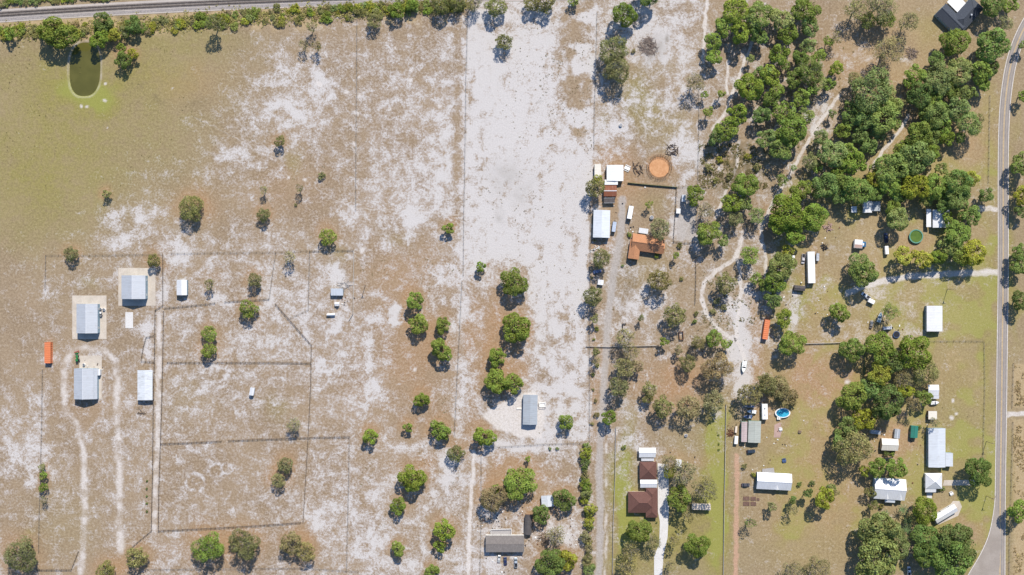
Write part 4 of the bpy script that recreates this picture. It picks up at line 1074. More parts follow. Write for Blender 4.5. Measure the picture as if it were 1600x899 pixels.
wing_house('tiled_house', 'house with orange terracotta tiled wings beside the gravel lane', 'house',
    [(1012, 381, 26, 50, 82, 'gable', 0), (991.5, 390, 17, 30, -8, 'gable', -0.05), (1030, 388, 15, 16, 82, 'gable', -.25)], 2.9, 2.3, 'terracotta', 'wall_tan', (1010, 384))
wing_house('hip_house', 'large brown shingled hip roof house beside a pale concrete driveway', 'house',
    [(1004.5, 785, 33, 46, 90, 'hip', 0), (1018.5, 786, 18.5, 46, 0, 'hip', 0.04)], 3.0, 2.4, 'brown_shingle', 'wall_tan', (1005, 785))
building('garage', 'square brown shingled hip roof garage above the brown house', 'garage', 1012.7, 735.5, 26.5, 27.5, 0, 3.0, 2.0, 'hip', 'brown_shingle', 'wall_tan', 0.3, windows=1)
building('carport', 'white metal roofed carport above the brown garage', 'carport', 1011.5, 707.5, 15, 26, 90, 2.6, .7, 'gable', 'white_metal', 'wall_white', 0.2, open_sides=True)
building('link_roof', 'white roof strip linking the brown garage and the brown house', 'roof', 1013.5, 756, 12.5, 26.5, 90, 2.7, .6, 'gable', 'white_metal', 'wall_white', 0.2, open_sides=True)
building('lean_to', 'narrow white roof between the carport and the brown garage', 'lean to', 1012, 718.7, 4, 20, 90, 2.3, .25, 'shed', 'white_metal', 'wall_white', 0.05, windows=0, doors=0)
building('garden_shed', 'small white garden shed among grey trees near the brown garage', 'shed', 1060.5, 724.5, 9, 11.5, -3, 2.4, .4, 'gable', 'white_metal', 'wall_white', 0.1, windows=1)
slab('concrete_driveway', [(1027.5, 724), (1044, 726), (1045, 770), (1045, 800), (1043, 840), (1037, 866), (1033, 915), (1022, 915), (1022, 870), (1030, 850), (1031, 815), (1028, 800)], M['concrete_grey'], 0.1)

# --- yard with the blue pool
building('trailer_home', 'narrow faded pink roofed trailer home beside a sage grey one', 'mobile home', 1163, 675, 9, 31.5, -1, 3.0, .3, 'gable', 'pink_roof', 'wall_green', 0.1, windows=3, capmat='pink_roof')
building('trailer_home', 'sage grey roofed trailer home below the parked boats', 'mobile home', 1179, 675, 19.5, 34, -2, 3.0, .6, 'gable', 'sage_roof', 'wall_green', 0.15, windows=3, capmat='sage_roof')
cot = building('cottage', 'white metal roofed cottage with one small dormer, grey deck behind', 'house', 1209.5, 752.5, 26, 54, 87, 3.2, 1.7, 'gable', 'white_metal', 'wall_blue', 0.3, windows=3)
def dormer(root, y, W, eave, rise):
    hw = W / 2
    mb = MB()
    x0, x1 = -hw + .2, -hw * .35
    zb = eave + rise * (1 - .9) + .1
    def slope_z(x): return eave + rise * (1 - abs(x) / hw)
    rz = slope_z(x1)
    mb.add([(x0, y - 1.5, slope_z(x0) - .05), (x0, y + 1.5, slope_z(x0) - .05), (x0, y, rz), (x1, y, rz)], [(0, 2, 3), (2, 1, 3), (0, 1, 2)])
    mb.build('dormer', M['white_metal'], root)
dormer(cot, -1.5, 26 * S, 3.2, 1.7)
deck('grey plank deck on the upper side of the dormer cottage', [(1191, 733), (1209, 731), (1210.5, 741), (1191, 740)], 'deck_grey', 0.6, 'wood' if False else None)
slab('patio', [(1210, 664), (1219, 660), (1222, 672), (1219, 684), (1209, 684)], M['patio_pink'], 0.07)
# --- right hand homesteads
building('house', 'pale metal roofed house beside the round green pool', 'house', 1470.5, 342, 26, 28, 0, 3.3, 1.2, 'gable', 'white_metal', 'wall_blue', 0.2, windows=2)
building('side_porch', 'narrow white porch roof left of the pale house by the pool', 'porch', 1451, 341, 7, 28, 0, 2.7, .3, 'shed', 'white_metal', 'wall_blue', 0.1, open_sides=True)
building('woodland_cabin', 'white fronted cabin roof at the lower edge of the woods', 'cabin', 1356, 323.5, 13, 18, 0, 2.8, .6, 'gable', 'white_metal', 'wall_white', 0.15, windows=1)
building('cabin_porch', 'grey roof joined to the white cabin at the woods edge', 'porch', 1369, 322.5, 12.5, 15, 0, 2.5, .3, 'shed', 'grey_roof', 'wall_grey', 0.1, open_sides=True)
building('wood_store', 'small pale blue roof in oak shade left of the cabin', 'shed', 1334.5, 327.5, 8, 9.5, 0, 2.3, .3, 'shed', 'blue_metal', 'wall_grey', 0.1, windows=0)
building('workshop', 'plain white rectangular workshop right of the trampoline', 'workshop', 1460.3, 498, 24.5, 40, 0, 3.4, .6, 'gable', 'white_metal', 'wall_blue', 0.15, windows=1, cap=False)
building('brown_shed', 'low dark brown shed below the long white trailer', 'shed', 1249.5, 450.5, 8, 17, 84, 2.2, .4, 'gable', 'taupe_dark', 'wall_brown', 0.1, windows=0, capmat='taupe_dark')
building('carport', 'bright white carport beside the dense oaks', 'carport', 1458.5, 610, 17, 17, 90, 2.7, .5, 'gable', 'white_metal', 'wall_white', 0.2, open_sides=True)
building('carport_annex', 'lower white roof below the carport by the oaks', 'carport', 1460.5, 621, 5, 13, 90, 2.3, .3, 'shed', 'white_metal', 'wall_white', 0.1, open_sides=True, cap=False)
building('tack_shed', 'pale grey flat shed above the long grey farm building', 'shed', 1457.2, 649, 13, 13, 0, 2.6, .3, 'shed', 'cream_roof', 'wall_brown', 0.1, windows=0)
fb = building('farm_building', 'long pale grey L shaped farm building with a side wing', 'building', 1464, 700, 26.5, 61, 0, 3.6, .9, 'gable', 'blue_metal', 'wall_blue', 0.2, windows=4, cap=False)
building('side_wing', 'low pale wing on the right side of the long farm building', 'building', 1483, 718.5, 11, 21, 0, 2.9, .4, 'shed', 'blue_metal', 'wall_blue', 0.1, windows=1)
building('cottage', 'small white pyramid hip roofed cottage near the road', 'house', 1459, 752, 26, 24, 0, 3.1, 2.2, 'hip', 'white_metal', 'wall_white', 0.3, windows=1)
building('cottage_porch', 'pale porch roof below the small hip roofed cottage', 'porch', 1454, 766.5, 6, 17, 90, 2.6, .3, 'shed', 'white_metal', 'wall_white', 0.1, open_sides=True)
slab('walkway', [(1448, 770), (1456, 770), (1456, 779), (1448, 778)], M['concrete_grey'], 0.1)
slab('walkway', [(1475, 750.5), (1524, 750), (1524, 758.5), (1473, 759)], M['concrete'], 0.1)
h2 = building('house', 'white metal roofed house with two dormers beside bushy oaks', 'house', 1390, 764.5, 33, 49, 86, 3.3, 2.0, 'gable', 'white_metal', 'wall_blue', 0.3, windows=3)
dormer(h2, 1.5, 33 * S, 3.3, 2.0); dormer(h2, -6.0, 33 * S, 3.3, 2.0)
building('entry_porch', 'grey entry porch roof below the two dormer house', 'porch', 1390.5, 782, 7, 16, 86, 2.6, .4, 'shed', 'blue_metal', 'wall_blue', 0.1, open_sides=True, cap=False)
building('tan_shed', 'cream and tan gabled shed above a parked dark car', 'shed', 1390.3, 695, 18.5, 26, 88, 2.7, 1.2, 'gable', 'cream_roof', 'wall_tan', 0.15, windows=1, capmat='cream_roof')
building('green_shed', 'small dark green metal shed in the right hand yard', 'shed', 1428.8, 675, 11, 19, -4, 2.5, .7, 'gable', 'green_roof', 'wall_green', 0.1, windows=0, capmat='green_roof')
building('bike_shed', 'small grey white shed between the tan shed and the green shed', 'shed', 1402, 678, 8.5, 14.5, -6, 2.1, .4, 'gable', 'grey_roof', 'wall_grey', 0.1, windows=0)
building('lean_to', 'dull grey lean-to roof at the edge of the dense oaks', 'lean to', 1368, 675.5, 6, 16, 84, 2.1, .3, 'shed', 'grey_roof', 'wall_grey', 0.1, windows=0)
slab('concrete_pad', [(1461, 818), (1489, 783), (1499, 783), (1503, 792), (1497, 806), (1467, 820)], M['concrete'], 0.08)
building('slanted_shed', 'long white shed set at a slant on a concrete pad', 'shed', 1477.5, 803, 12.5, 38, -59, 2.7, .8, 'gable', 'white_metal', 'wall_white', 0.15, windows=1)
# --- house with the charcoal V shaped roof, top right
wing_house('charcoal_house', 'house with charcoal shingled V shaped roof beside the road bend', 'house',
    [(1486, 30, 24, 46, 45, 'gable', 0), (1511, 23, 27, 50, -42, 'hip', 0.15)], 3.1, 1.9, 'slate', 'wall_blue', (1500, 25))
building('pool_cage', 'white screen room roof in the angle of the charcoal house', 'roof', 1495, 5, 19, 24, 45, 2.7, .3, 'shed', 'white_metal', 'wall_white', 0.1, open_sides=True, cap=False)
for c_ in list(bpy.data.objects['charcoal_house'].children)[:1]:
    ch = MB().box((P(1515, 25).x - P(1500, 25).x, P(1515, 25).y - P(1500, 25).y, 4.9), (0.9, 0.9, 1.6)).build('chimney', M['wall_grey'], bpy.data.objects['charcoal_house'])
# ------------------------------------------------------------------ vehicles and yard things
WHEEL = {}
def wheel_meshes(r, w):
    k = (round(r, 2), round(w, 2))
    if k not in WHEEL:
        t = MB().cyl((0, 0, 0), r, w, 14, 'y').mesh('tyre'); t.materials.append(M['tyre'])
        q = MB().cyl((0, 0, 0), r * .6, w + .03, 10, 'y').mesh('rim'); q.materials.append(M['rim'])
        WHEEL[k] = (t, q)
    return WHEEL[k]

def add_wheels(root, xs, y, r=0.34, w=0.22, name='wheel'):
    t, q = wheel_meshes(r, w)
    for x in xs:
        for s in (-1, 1):
            o = link_mesh(name, t, root); o.location = (x, s * y, r)
            link_mesh('rim', q, o)

def section(w0, w1, z0, z1, x, zs=0.75):
    """Body cross-section ring at x: widths at belt and roof."""
    m_ = z0 + (z1 - z0) * zs
    return [(x, -w0, z0), (x, w0, z0), (x, w0 * 1.02, m_), (x, w1, z1), (x, -w1, z1), (x, -w0 * 1.02, m_)]

def car(label, px, py, ang, colr, kind='sedan', cat=None, scale=1.0, group='vehicles parked around the yards'):
    nm = {'sedan': 'parked_car', 'suv': 'parked_suv', 'pickup': 'pickup_truck', 'van': 'van'}[kind]
    root = empty(nm, P(px, py, .8), R(ang)); tag(root, label, cat or {'sedan': 'car', 'suv': 'car', 'pickup': 'pickup truck', 'van': 'van'}[kind], group)
    pm = paint(colr)
    L = {'sedan': 4.7, 'suv': 4.8, 'pickup': 5.6, 'van': 5.4}[kind] * scale
    W = 0.92 * scale; h = L / 2
    mb = MB()
    hood = 0.86 if kind != 'van' else 1.1
    mb.loft([section(W * .82, W * .72, .38, .72, -h), section(W * .96, W * .86, .25, .90, -h + .25), section(W, W * .9, .22, .98, -h + .9), section(W, W * .9, .22, .98, 0), section(W, W * .9, .22, hood + .08, h - 1.3), section(W * .96, W * .84, .25, hood - .02, h - .3), section(W * .8, W * .7, .38, .66, h)])
    mb.build('body', pm, root)
    if kind == 'sedan': cab = [(-h + .75, .97), (-h + 1.35, 1.42), (.55, 1.45), (1.25, .97)]
    elif kind == 'suv': cab = [(-h + .15, .97), (-h + .5, 1.68), (.65, 1.70), (1.3, .97)]
    elif kind == 'van': cab = [(-h + .1, .97), (-h + .25, 1.95), (h - 1.4, 1.95), (h - .7, 1.0)]
    else: cab = [(-.35, .97), (-.15, 1.72), (1.0, 1.74), (1.7, .97)]
    rings = []
    for i, (x, z) in enumerate(cab):
        w1 = W * .88 if z < 1.1 else W * .74
        rings.append([(x, -w1, z), (x, w1, z), (x, w1, z - .04 if z > 1.1 else .93), (x, -w1, z - .04 if z > 1.1 else .93)])
    (xa, za), (xb, zb), (xc, zc), (xd, zd) = cab
    wl, wu = W * .88, W * .74
    g = MB(); g.add([(xa, -wl, za), (xa, wl, za), (xd, wl, zd), (xd, -wl, zd), (xb, -wu, zb), (xb, wu, zb), (xc, wu, zc), (xc, -wu, zc)],
                    [(0, 1, 5, 4), (1, 2, 6, 5), (2, 3, 7, 6), (3, 0, 4, 7), (4, 5, 6, 7), (3, 2, 1, 0)])
    g.build('windows', M['glass'], root)
    MB().box(((xb + xc) / 2, 0, (zb + zc) / 2 + .025), (xc - xb + .1, wu * 2 + .04, .06)).build('roof', pm, root)
    if kind == 'pickup':
        mb = MB(); mb.box(((-h + -.5) / 2, 0, .985), (h - .75, W * 1.6, .02)); mb.build('bed_floor', M['dark_steel'], root)
        mb = MB()
        for s in (-1, 1): mb.box(((-h - .45) / 2 + .05, s * W * .9, 1.12), (h - .65, .12, .32))
        mb.box((-h + .12, 0, 1.12), (.1, W * 1.7, .32)); mb.build('bed_side', pm, root)
    add_wheels(root, (-h * .62, h * .62), W - .1, .36 if kind != 'sedan' else .33)
    for s in (-1, 1):
        MB().box((h - .06, s * W * .55, .66), (.12, .34, .16)).build('headlight', M['lamp_glass'], root)
        MB().box((-h + .03, s * W * .58, .72), (.08, .26, .16)).build('tail_light', M['tail_glass'], root)
        MB().box((xd - .45, s * (W + .1), 1.02), (.16, .2, .14)).build('mirror', pm, root)
    return root

def box_trailer(label, px, py, ang, L, W, H, mat, name='cargo_trailer', cat='trailer', vents=0, tongue=True, floor=.55, axles=2, bevel=.12, group=None):
    root = empty(name, P(px, py, floor + H), R(ang)); tag(root, label, cat, group)
    h, w = L / 2, W / 2
    z0, z1 = floor, floor + H
    def ring(x, i): return [(x, -w + i, z0), (x, w - i, z0), (x, w - i, z1 - bevel), (x, w - i - bevel, z1), (x, -w + i + bevel, z1), (x, -w + i, z1 - bevel)]
    MB().loft([ring(-h, .03), ring(-h + .1, 0), ring(h - .1, 0), ring(h, .06)]).build('body', mat, root)
    mb = MB()
    for i in range(int(L / 1.5)):
        mb.box((-h + .75 + i * 1.5, 0, z1 + .012), (.06, W * .9, .03))
    mb.build('roof_ribs', M['trim'], root)
    for i in range(vents):
        MB().box((-h + L * (i + .7) / (vents + .4), .1, z1 + .12), (.7, .6, .24)).build('roof_vent', M['steel'] if i else M['wall_grey'], root)
    ax = [-.45, .45] if axles == 2 else [0]
    add_wheels(root, [a - L * .1 for a in ax], w - .05, .36, .24)
    if tongue:
        mb = MB()
        mb.tube([(h, -w * .5, .5), (h + 1.3, 0, .48)], [.06, .06], 5); mb.tube([(h, w * .5, .5), (h + 1.3, 0, .48)], [.06, .06], 5); mb.cyl((h + 1.3, 0, .5), .1, .3, 8)
        mb.build('tongue', M['dark_steel'], root)
    o = MB().box((-h - .02, 0, z0 + H * .45), (.05, W * .8, H * .8)).build('rear_door', M['trim'], root)
    MB().box((-h - .06, W * .25, z0 + H * .45), (.05, .06, .5)).build('latch', M['dark_steel'], o)
    return root

def container(label, px, py, ang, L=11.2, W=2.7):
    H = 2.7
    root = empty('shipping_container', P(px, py, H), R(ang)); tag(root, label, 'container', 'orange shipping containers')
    h, w = L / 2, W / 2
    # corrugated sides
    n = 40
    mb = MB()
    for s in (-1, 1):
        pts = []
        for i in range(n + 1):
            off = .0 if (i // 2) % 2 == 0 else .06
            pts.append((s * (w - off), -h + L * i / n))
        for a, b in zip(pts[:-1], pts[1:]):
            mb.poly([(a[0], a[1], .15), (b[0], b[1], .15), (b[0], b[1], H - .05), (a[0], a[1], H - .05)])
    mb.build('corrugated_side', M['container'], root)
    mb = MB()
    for i in range(n):
        a, b = -h + L * i / n, -h + L * (i + 1) / n
        za = H if (i // 2) % 2 == 0 else H - .05
        mb.poly([(-w, a, za), (w, a, za), (w, b, H if ((i + 1) // 2) % 2 == 0 else H - .05), (-w, b, H if ((i + 1) // 2) % 2 == 0 else H - .05)])
    mb.build('roof', M['container'], root)
    mb = MB()
    for sx in (-1, 1):
        for z in (.1, H - .04): mb.box((sx * (w - .02), 0, z), (.14, L, .16))
        for sy in (-1, 1): mb.box((sx * (w - .03), sy * (h - .03), H / 2), (.18, .18, H + .06))
    for sy in (-1, 1):
        for z in (.1, H - .04): mb.box((0, sy * (h - .02), z), (W, .14, .16))
    mb.build('frame', M['container'], root)
    MB().box((0, h - .12, H / 2), (W - .2, .06, H - .3)).build('end_wall', M['container'], root)
    for s in (-1, 1):
        d_ = MB().box((s * w / 2, -h + .08, H / 2), (w - .12, .06, H - .3)).build('door', M['container'], root)
        MB().cyl((s * w / 2, -h + .02, H / 2), .03, H - .4, 6).build('lock_bar', M['steel'], d_)
    return root

def boat(label, px, py, ang, L, W, hullm, deckm, group='boats stored on trailers'):
    root = empty('boat', P(px, py, 1.6), R(ang)); tag(root, label, 'boat', group)
    rings = []
    for i in range(9):
        t = i / 8; x = -L / 2 + L * t
        w = W / 2 * (1.0 if t < .5 else max(.02, math.cos((t - .5) * math.pi) ** .7))
        rings.append([(x, 0, .55 + .35 * max(0, t - .6)), (x, w * .8, .75 + .3 * max(0, t - .6)), (x, w, 1.45 + .25 * t), (x, -w, 1.45 + .25 * t), (x, -w * .8, .75 + .3 * max(0, t - .6))])
    MB().loft(rings).build('hull', hullm, root)
    mb = MB()
    top = [r[2] for r in rings]; bot = [r[3] for r in rings]
    for i in range(8):
        mb.poly([tuple(Vector(top[i]) * 1 + Vector((0, -.12, .03))), tuple(Vector(top[i + 1]) + Vector((0, -.12, .03))), tuple(Vector(bot[i + 1]) + Vector((0, .12, .03))), tuple(Vector(bot[i]) + Vector((0, .12, .03)))])
    mb.build('deck', deckm, root)
    MB().add([(L * .12, -W * .38, 1.55), (L * .12, W * .38, 1.55), (-L * .02, W * .36, 2.1), (-L * .02, -W * .36, 2.1), (L * .02, 0, 1.6)], [(0, 1, 2, 3), (0, 3, 4), (1, 2, 4)]).build('windshield', M['glass'], root)
    for y in (-.45, .45): MB().box((-L * .2, y, 1.72), (.6, .6, .35)).build('seat', M['white_plain'], root)
    MB().box((-L / 2 - .2, 0, 1.3), (.4, .4, .9)).build('outboard_motor', M['dark_steel'], root)
    mb = MB()
    for y in (-.7, .7): mb.box((0, y, .5), (L * .95, .1, .12))
    mb.tube([(L * .47, 0, .5), (L * .68, 0, .48)], [.06, .06], 5)
    mb.build('trailer_frame', M['steel'], root)
    add_wheels(root, (-L * .12,), W / 2, .3, .2)
    return root

container('orange shipping container standing alone left of the lowest barn', 74.2, 551.5, 0, 11.6, 3.3)
container('orange shipping container tilted beside two oaks and the dirt yard', 1197.5, 515, -8, 11.0, 2.8)

# horse trailer and trucks
box_trailer('long white horse trailer parked on the orange tiled house drive', 985, 332, 80, 7.2, 2.6, 2.5, M['rv_white'], 'horse_trailer')
box_trailer('pale blue grey cargo trailer between barn and gravel lane', 959.7, 354.5, 82, 5.6, 2.1, 2.0, simple_mat('trailer_blue_grey', (.38, .44, .54), .5), 'cargo_trailer')
box_trailer('very long white office trailer in the right hand yard', 1268, 418, 91.5, 17.6, 4.0, 2.7, M['rv_white'], 'office_trailer', vents=0)
box_trailer('cream camper trailer with white front behind the lawn trees', 1096, 792.5, 178, 10.4, 3.4, 2.3, M['rv_cream'], 'camper', 'camper', vents=0)
box_trailer('white camper with two dark roof vents above the oval pool side', 1195.3, 643.5, 91, 8.6, 3.1, 2.6, M['rv_white'], 'camper', 'camper', vents=2)
box_trailer('small white box trailer hitched behind the pickup in oak shade', 1362, 471, 155, 3.6, 2.3, 1.8, M['rv_white'], 'cargo_trailer', axles=1)
box_trailer('narrow white trailer below the shaded oak near the green pool', 1386, 391, 95, 4.6, 2.0, 1.8, M['rv_white'], 'cargo_trailer', axles=1)
box_trailer('small grey box trailer touching the long white office trailer', 1278, 402, 88, 4.2, 1.6, 1.3, M['wall_grey'], 'cargo_trailer', axles=1)
box_trailer('small white trailer left of the faded pink trailer home', 1150.5, 688, 85, 4.4, 1.9, 1.5, M['rv_white'], 'cargo_trailer', axles=1)
box_trailer('pale narrow trailer near the pale fence and scrap', 1150.3, 671.5, 84, 3.6, 1.2, 1.0, M['rv_cream'], 'cargo_trailer', axles=1)
box_trailer('white tank trailer at the left of the long office trailer', 1240, 403.5, 88, 3.0, 1.3, 1.2, M['rv_white'], 'cargo_trailer', axles=1)

def box_truck(label, px, py, ang):
    root = empty('box_truck', P(px, py, 2.6), R(ang)); tag(root, label, 'truck')
    MB().box((-1.0, 0, 1.85), (4.4, 5.0 * .95, 2.2)).build('cargo_box', M['rv_white'], root)
    MB().box((-1.0, -1.3, 2.98), (4.2, 1.9, .06)).build('tarp', M['patio_pink'], root)
    blue = paint((.03, .20, .42))
    mb = MB(); mb.loft([section(1.5, 1.35, .5, 2.2, 1.4), section(1.5, 1.35, .5, 2.3, 2.4), section(1.45, 1.2, .5, 1.6, 3.1), section(1.4, 1.2, .5, 1.4, 3.7)]); cab = mb.build('cab', blue, root)
    MB().box((2.85, 0, 1.95), (.5, 2.3, .5)).build('windscreen', M['glass'], root)
    MB().box((1.95, 0, 2.33), (.7, 1.4, .1)).build('roof_panel', M['rv_white'], root)
    add_wheels(root, (-2.2, 2.6), 1.35, .45, .3)
    for s in (-1, 1): MB().box((3.72, s * 1.0, .9), (.08, .3, .2)).build('headlight', M['lamp_glass'], root)
    return root
box_truck('box truck with white and rust body and blue cab', 1344, 381.5, -4)
car('blue and white pickup in oak shade towing a small trailer', 1353, 462.5, 145, (.62, .66, .70), 'pickup')
car('white and mauve pickup left of the long office trailer', 1255, 404.5, 265, (.60, .57, .58), 'pickup')
car('dark blue car parked alone below the sage trailer home', 1173.5, 705.5, 4, (.035, .05, .075), 'suv')
car('dark grey car beside the red dirt track near the dormer cottage', 1165.2, 758, 0, (.09, .085, .095), 'sedan')
car('dark blue car under shrubs left of the gravel lane', 933.5, 424.5, 10, (.06, .10, .22), 'sedan')
car('white car leftmost of three below the taupe mobile home', 779.8, 873.5, 86, (.55, .56, .55), 'sedan', scale=.9)
car('navy car middle of three below the taupe mobile home', 789.5, 877, 93, (.02, .03, .09), 'sedan')
car('silver pickup rightmost of three below the taupe mobile home', 806, 879, 92, (.42, .46, .50), 'pickup')
car('dark blue pickup hidden in shade of the oak near the green pool', 1384.5, 372, 95, (.03, .045, .11), 'pickup')
car('black car below the cream and tan shed', 1387, 718, 4, (.02, .024, .028), 'suv')
car('grey old car beside boats in shade left of the trampoline', 1361.5, 507.5, 80, (.20, .19, .18), 'sedan', scale=.95)
car('white van beside boats left of the trampoline', 1386, 513, 5, (.60, .62, .66), 'van')
car('white pickup half hidden by oaks at the bottom driveway', 1420.5, 893, 92, (.62, .64, .68), 'pickup')
car('silver car on the right side of the taupe home yard', 1213.5, 681, 0, (.42, .38, .38), 'sedan', scale=.8) if False else None
boat('boat under blue cover, topmost of three by the white camper', 1170.5, 633.5, 178, 6.0, 2.3, M['rv_white'], M['tarp_blue'])
boat('green and white boat, middle of three by the white camper', 1174.5, 643.5, 175, 5.2, 2.1, M['sage'], M['rv_white'])
boat('grey boat, lowest of three above the sage trailer home', 1168.5, 651.5, 182, 5.0, 2.0, M['wall_grey'], M['tarp_blue'])
boat('white boat in tree shade left of the white van', 1375, 496, 75, 5.8, 2.2, M['rv_white'], M['wall_blue'])
boat('white boat below the bright white carport', 1461, 629.5, 5, 4.6, 1.9, M['rv_white'], M['rv_white'])
boat('sage and white boat on the sand beside the dirt yard', 1162.5, 573.5, 262, 6.6, 2.6, M['sage'], M['rv_white'])

def tractor(label, px, py, ang, bodym, cat='tractor'):
    root = empty('tractor', P(px, py, 1.2), R(ang)); tag(root, label, cat)
    mb = MB(); mb.loft([section(.45, .4, .6, 1.3, .2), section(.45, .38, .6, 1.35, 1.0), section(.38, .3, .6, 1.2, 2.2)]); mb.build('hood', bodym, root)
    MB().box((-.6, 0, 2.15), (1.4, 1.3, .1)).build('canopy', bodym, root)
    mb = MB()
    for x in (-1.1, -.1):
        for y in (-.5, .5): mb.box((x, y, 1.5), (.08, .08, 1.3))
    mb.build('canopy_posts', M['dark_steel'], root)
    MB().box((-.6, 0, 1.05), (.5, .5, .5)).build('seat', M['black'], root)
    MB().box((-.5, 0, .75), (1.3, .7, .3)).build('chassis', M['dark_steel'], root)
    add_wheels(root, (-.8,), .85, .75, .4); add_wheels(root, (1.6,), .7, .42, .28)
    mb = MB()
    for y in (-.45, .45): mb.tube([(0.1, y, 1.2), (1.6, y, 1.1), (3.0, y, .5)], [.06, .06, .06], 5)
    mb.box((3.2, 0, .4), (.5, 1.7, .5)); mb.build('front_loader', bodym, root)
    return root
tractor('green tractor beside the pad of the lowest grey barn', 120.5, 561, 100, M['green_paint'])

def simple_thing(name, label, cat, px, py, h, ang, parts, group=None):
    root = empty(name, P(px, py, h), R(ang)); tag(root, label, cat, group)
    for pn, mb, mat in parts: mb.build(pn, M[mat] if isinstance(mat, str) else mat, root)
    return root

simple_thing('harrow', 'red farm implement lying in front of the green tractor', 'implement', 120, 551, .5, 20, [
    ('frame', MB().box((0, 0, .4), (2.6, .15, .15)).box((0, .7, .4), (2.6, .15, .15)).box((-1.1, .3, .4), (.15, 1.2, .15)).box((1.1, .3, .4), (.15, 1.2, .15)), 'red_paint'),
    ('discs', MB().cyl((-.8, 0, .3), .3, .1, 10, 'x').cyl((0, 0, .3), .3, .1, 10, 'x').cyl((.8, 0, .3), .3, .1, 10, 'x'), 'rust_steel')])
def drum(label, px, py, mat, r=.42, h=.95, group='drums and tanks by the barns', name='storage_drum', cat='drum'):
    root = empty(name, P(px, py, h)); tag(root, label, cat, group)
    MB().cyl((0, 0, h / 2), r, h, 14).build('body', M[mat], root)
    MB().cyl((0, 0, h + .02), r * .92, .05, 14).build('lid', M['steel'] if mat != 'steel' else M['white_plain'], root)
    MB().cyl((0, 0, h * .33), r * 1.04, .05, 14).cyl((0, 0, h * .66), r * 1.04, .05, 14).build('hoop', M[mat], root)
    return root
drum('white drum standing apart on the middle barn pad', 162, 484, 'white_plain', .8, 1.0)
drum('upper dark and white drum beside the middle barn', 157, 483, 'white_plain', .6, 1.1)
drum('middle drum of the column beside the middle barn', 157, 489, 'steel', .6, 1.1)
drum('lowest black drum beside the middle barn', 157.3, 493.5, 'black', .7, 1.1)
drum('white tank on the pad above the lowest barn', 130.5, 570, 'white_plain', .7, 1.2)
drum('white round water tank in the orange tiled house garden', 1018.5, 340, 'white_plain', 1.1, 1.3, name='water_tank', cat='tank')
drum('white water trough tub in the sandy horse paddock', 970, 195.5, 'white_plain', .95, 1.0, name='water_tub', cat='tub')
drum('white tub below the brown hip house field', 1072, 681, 'white_plain', .9, .8, name='water_tub', cat='tub')

# round pen
def round_pen():
    c = P(1030, 261.5)
    root = empty('round_pen', c); tag(root, 'round horse pen with orange sand floor and dark rails', 'round pen')
    mb = MB(); n = 40
    mb.poly([(15.8 * S * math.cos(2 * math.pi * i / n) * (1 + .03 * math.sin(i * 2.1)), 15.8 * S * math.sin(2 * math.pi * i / n) * (1 + .03 * math.cos(i * 1.7)), .09) for i in range(n)])
    m, t, b = new_mat('orange_arena_sand')
    pos = t.n('ShaderNodeNewGeometry').outputs['Position']
    t.l(t.mix(t.step(t.noise(.5, 5, .65, pos), .3, .7), (.44, .215, .095), (.55, .30, .15)), b.inputs['Base Color']); b.inputs['Roughness'].default_value = .95
    mb.build('sand_floor', m, root)
    for rad, nm in ((16.3, 'inner_rail'), (19.5, 'outer_rail')):
        mb = MB(); r = rad * S; n = 30
        for i in range(n):
            if nm == 'outer_rail' and i in (12, 13, 20, 26): continue
            a0, a1 = 2 * math.pi * i / n, 2 * math.pi * (i + 1) / n
            p0, p1 = Vector((r * math.cos(a0), r * math.sin(a0), 0)), Vector((r * math.cos(a1), r * math.sin(a1), 0))
            an = math.atan2(p1.y - p0.y, p1.x - p0.x); Ln = (p1 - p0).length; md = (p0 + p1) / 2
            for z in (.6, 1.2): mb.box((md.x, md.y, z), (Ln, .07, .07), an)
            mb.box((p0.x, p0.y, .75), (.14, .14, 1.5))
        mb.build(nm, M['rust_steel'] if nm == 'inner_rail' else M['fence'], root)
    return root
round_pen()

def pool(label, px, py, rx, ry, water, wallm, rim, h=1.2, name='swimming_pool', step=True):
    root = empty(name, P(px, py, h)); tag(root, label, 'pool')
    n = 36
    def ring(k, z): return [(rx * k * math.cos(2 * math.pi * i / n), ry * k * math.sin(2 * math.pi * i / n), z) for i in range(n)]
    mb = MB(); mb.loft([ring(1, -.05), ring(1, h), ring(.955, h), ring(.955, .2)], cap=False); mb.build('wall', wallm, root)
    mb = MB(); mb.loft([ring(1.0 + .35 / rx, h + .06), ring(.93, h + .06), ring(.93, h), ring(1.0 + .35 / rx, h), ring(1.0 + .35 / rx, h + .06)], cap=False); mb.build('rim', rim, root)
    mb = MB(); mb.poly(ring(.958, h - .25)); mb.build('water', water, root)
    if step:
        MB().box((-rx * .55, -ry - .5, h * .5), (1.9, 1.5, h * 1.02)).build('steps', M['deck_white'], root)
        MB().box((-rx * .55, -ry - .2, h + .35), (.08, 1.2, .5)).box((-rx * .55 + 1.2, -ry - .2, h + .35), (.08, 1.2, .5)).build('ladder', M['rail_white'], root)
    return root
def pool_water(name, c1, c2, rough):
    m, t, b = new_mat(name)
    pos = t.n('ShaderNodeNewGeometry').outputs['Position']
    t.l(t.mix(t.step(t.noise(.5, 3, .6, pos), .35, .65), c1, c2), b.inputs['Base Color']); b.inputs['Roughness'].default_value = rough
    return m
pool('oval above-ground swimming pool with blue water and white rim', 1223, 645.5, 11 * S, 7 * S, pool_water('blue_pool_water', (.03, .30, .46), (.06, .40, .56), .1), M['wall_blue'], M['white_plain'])
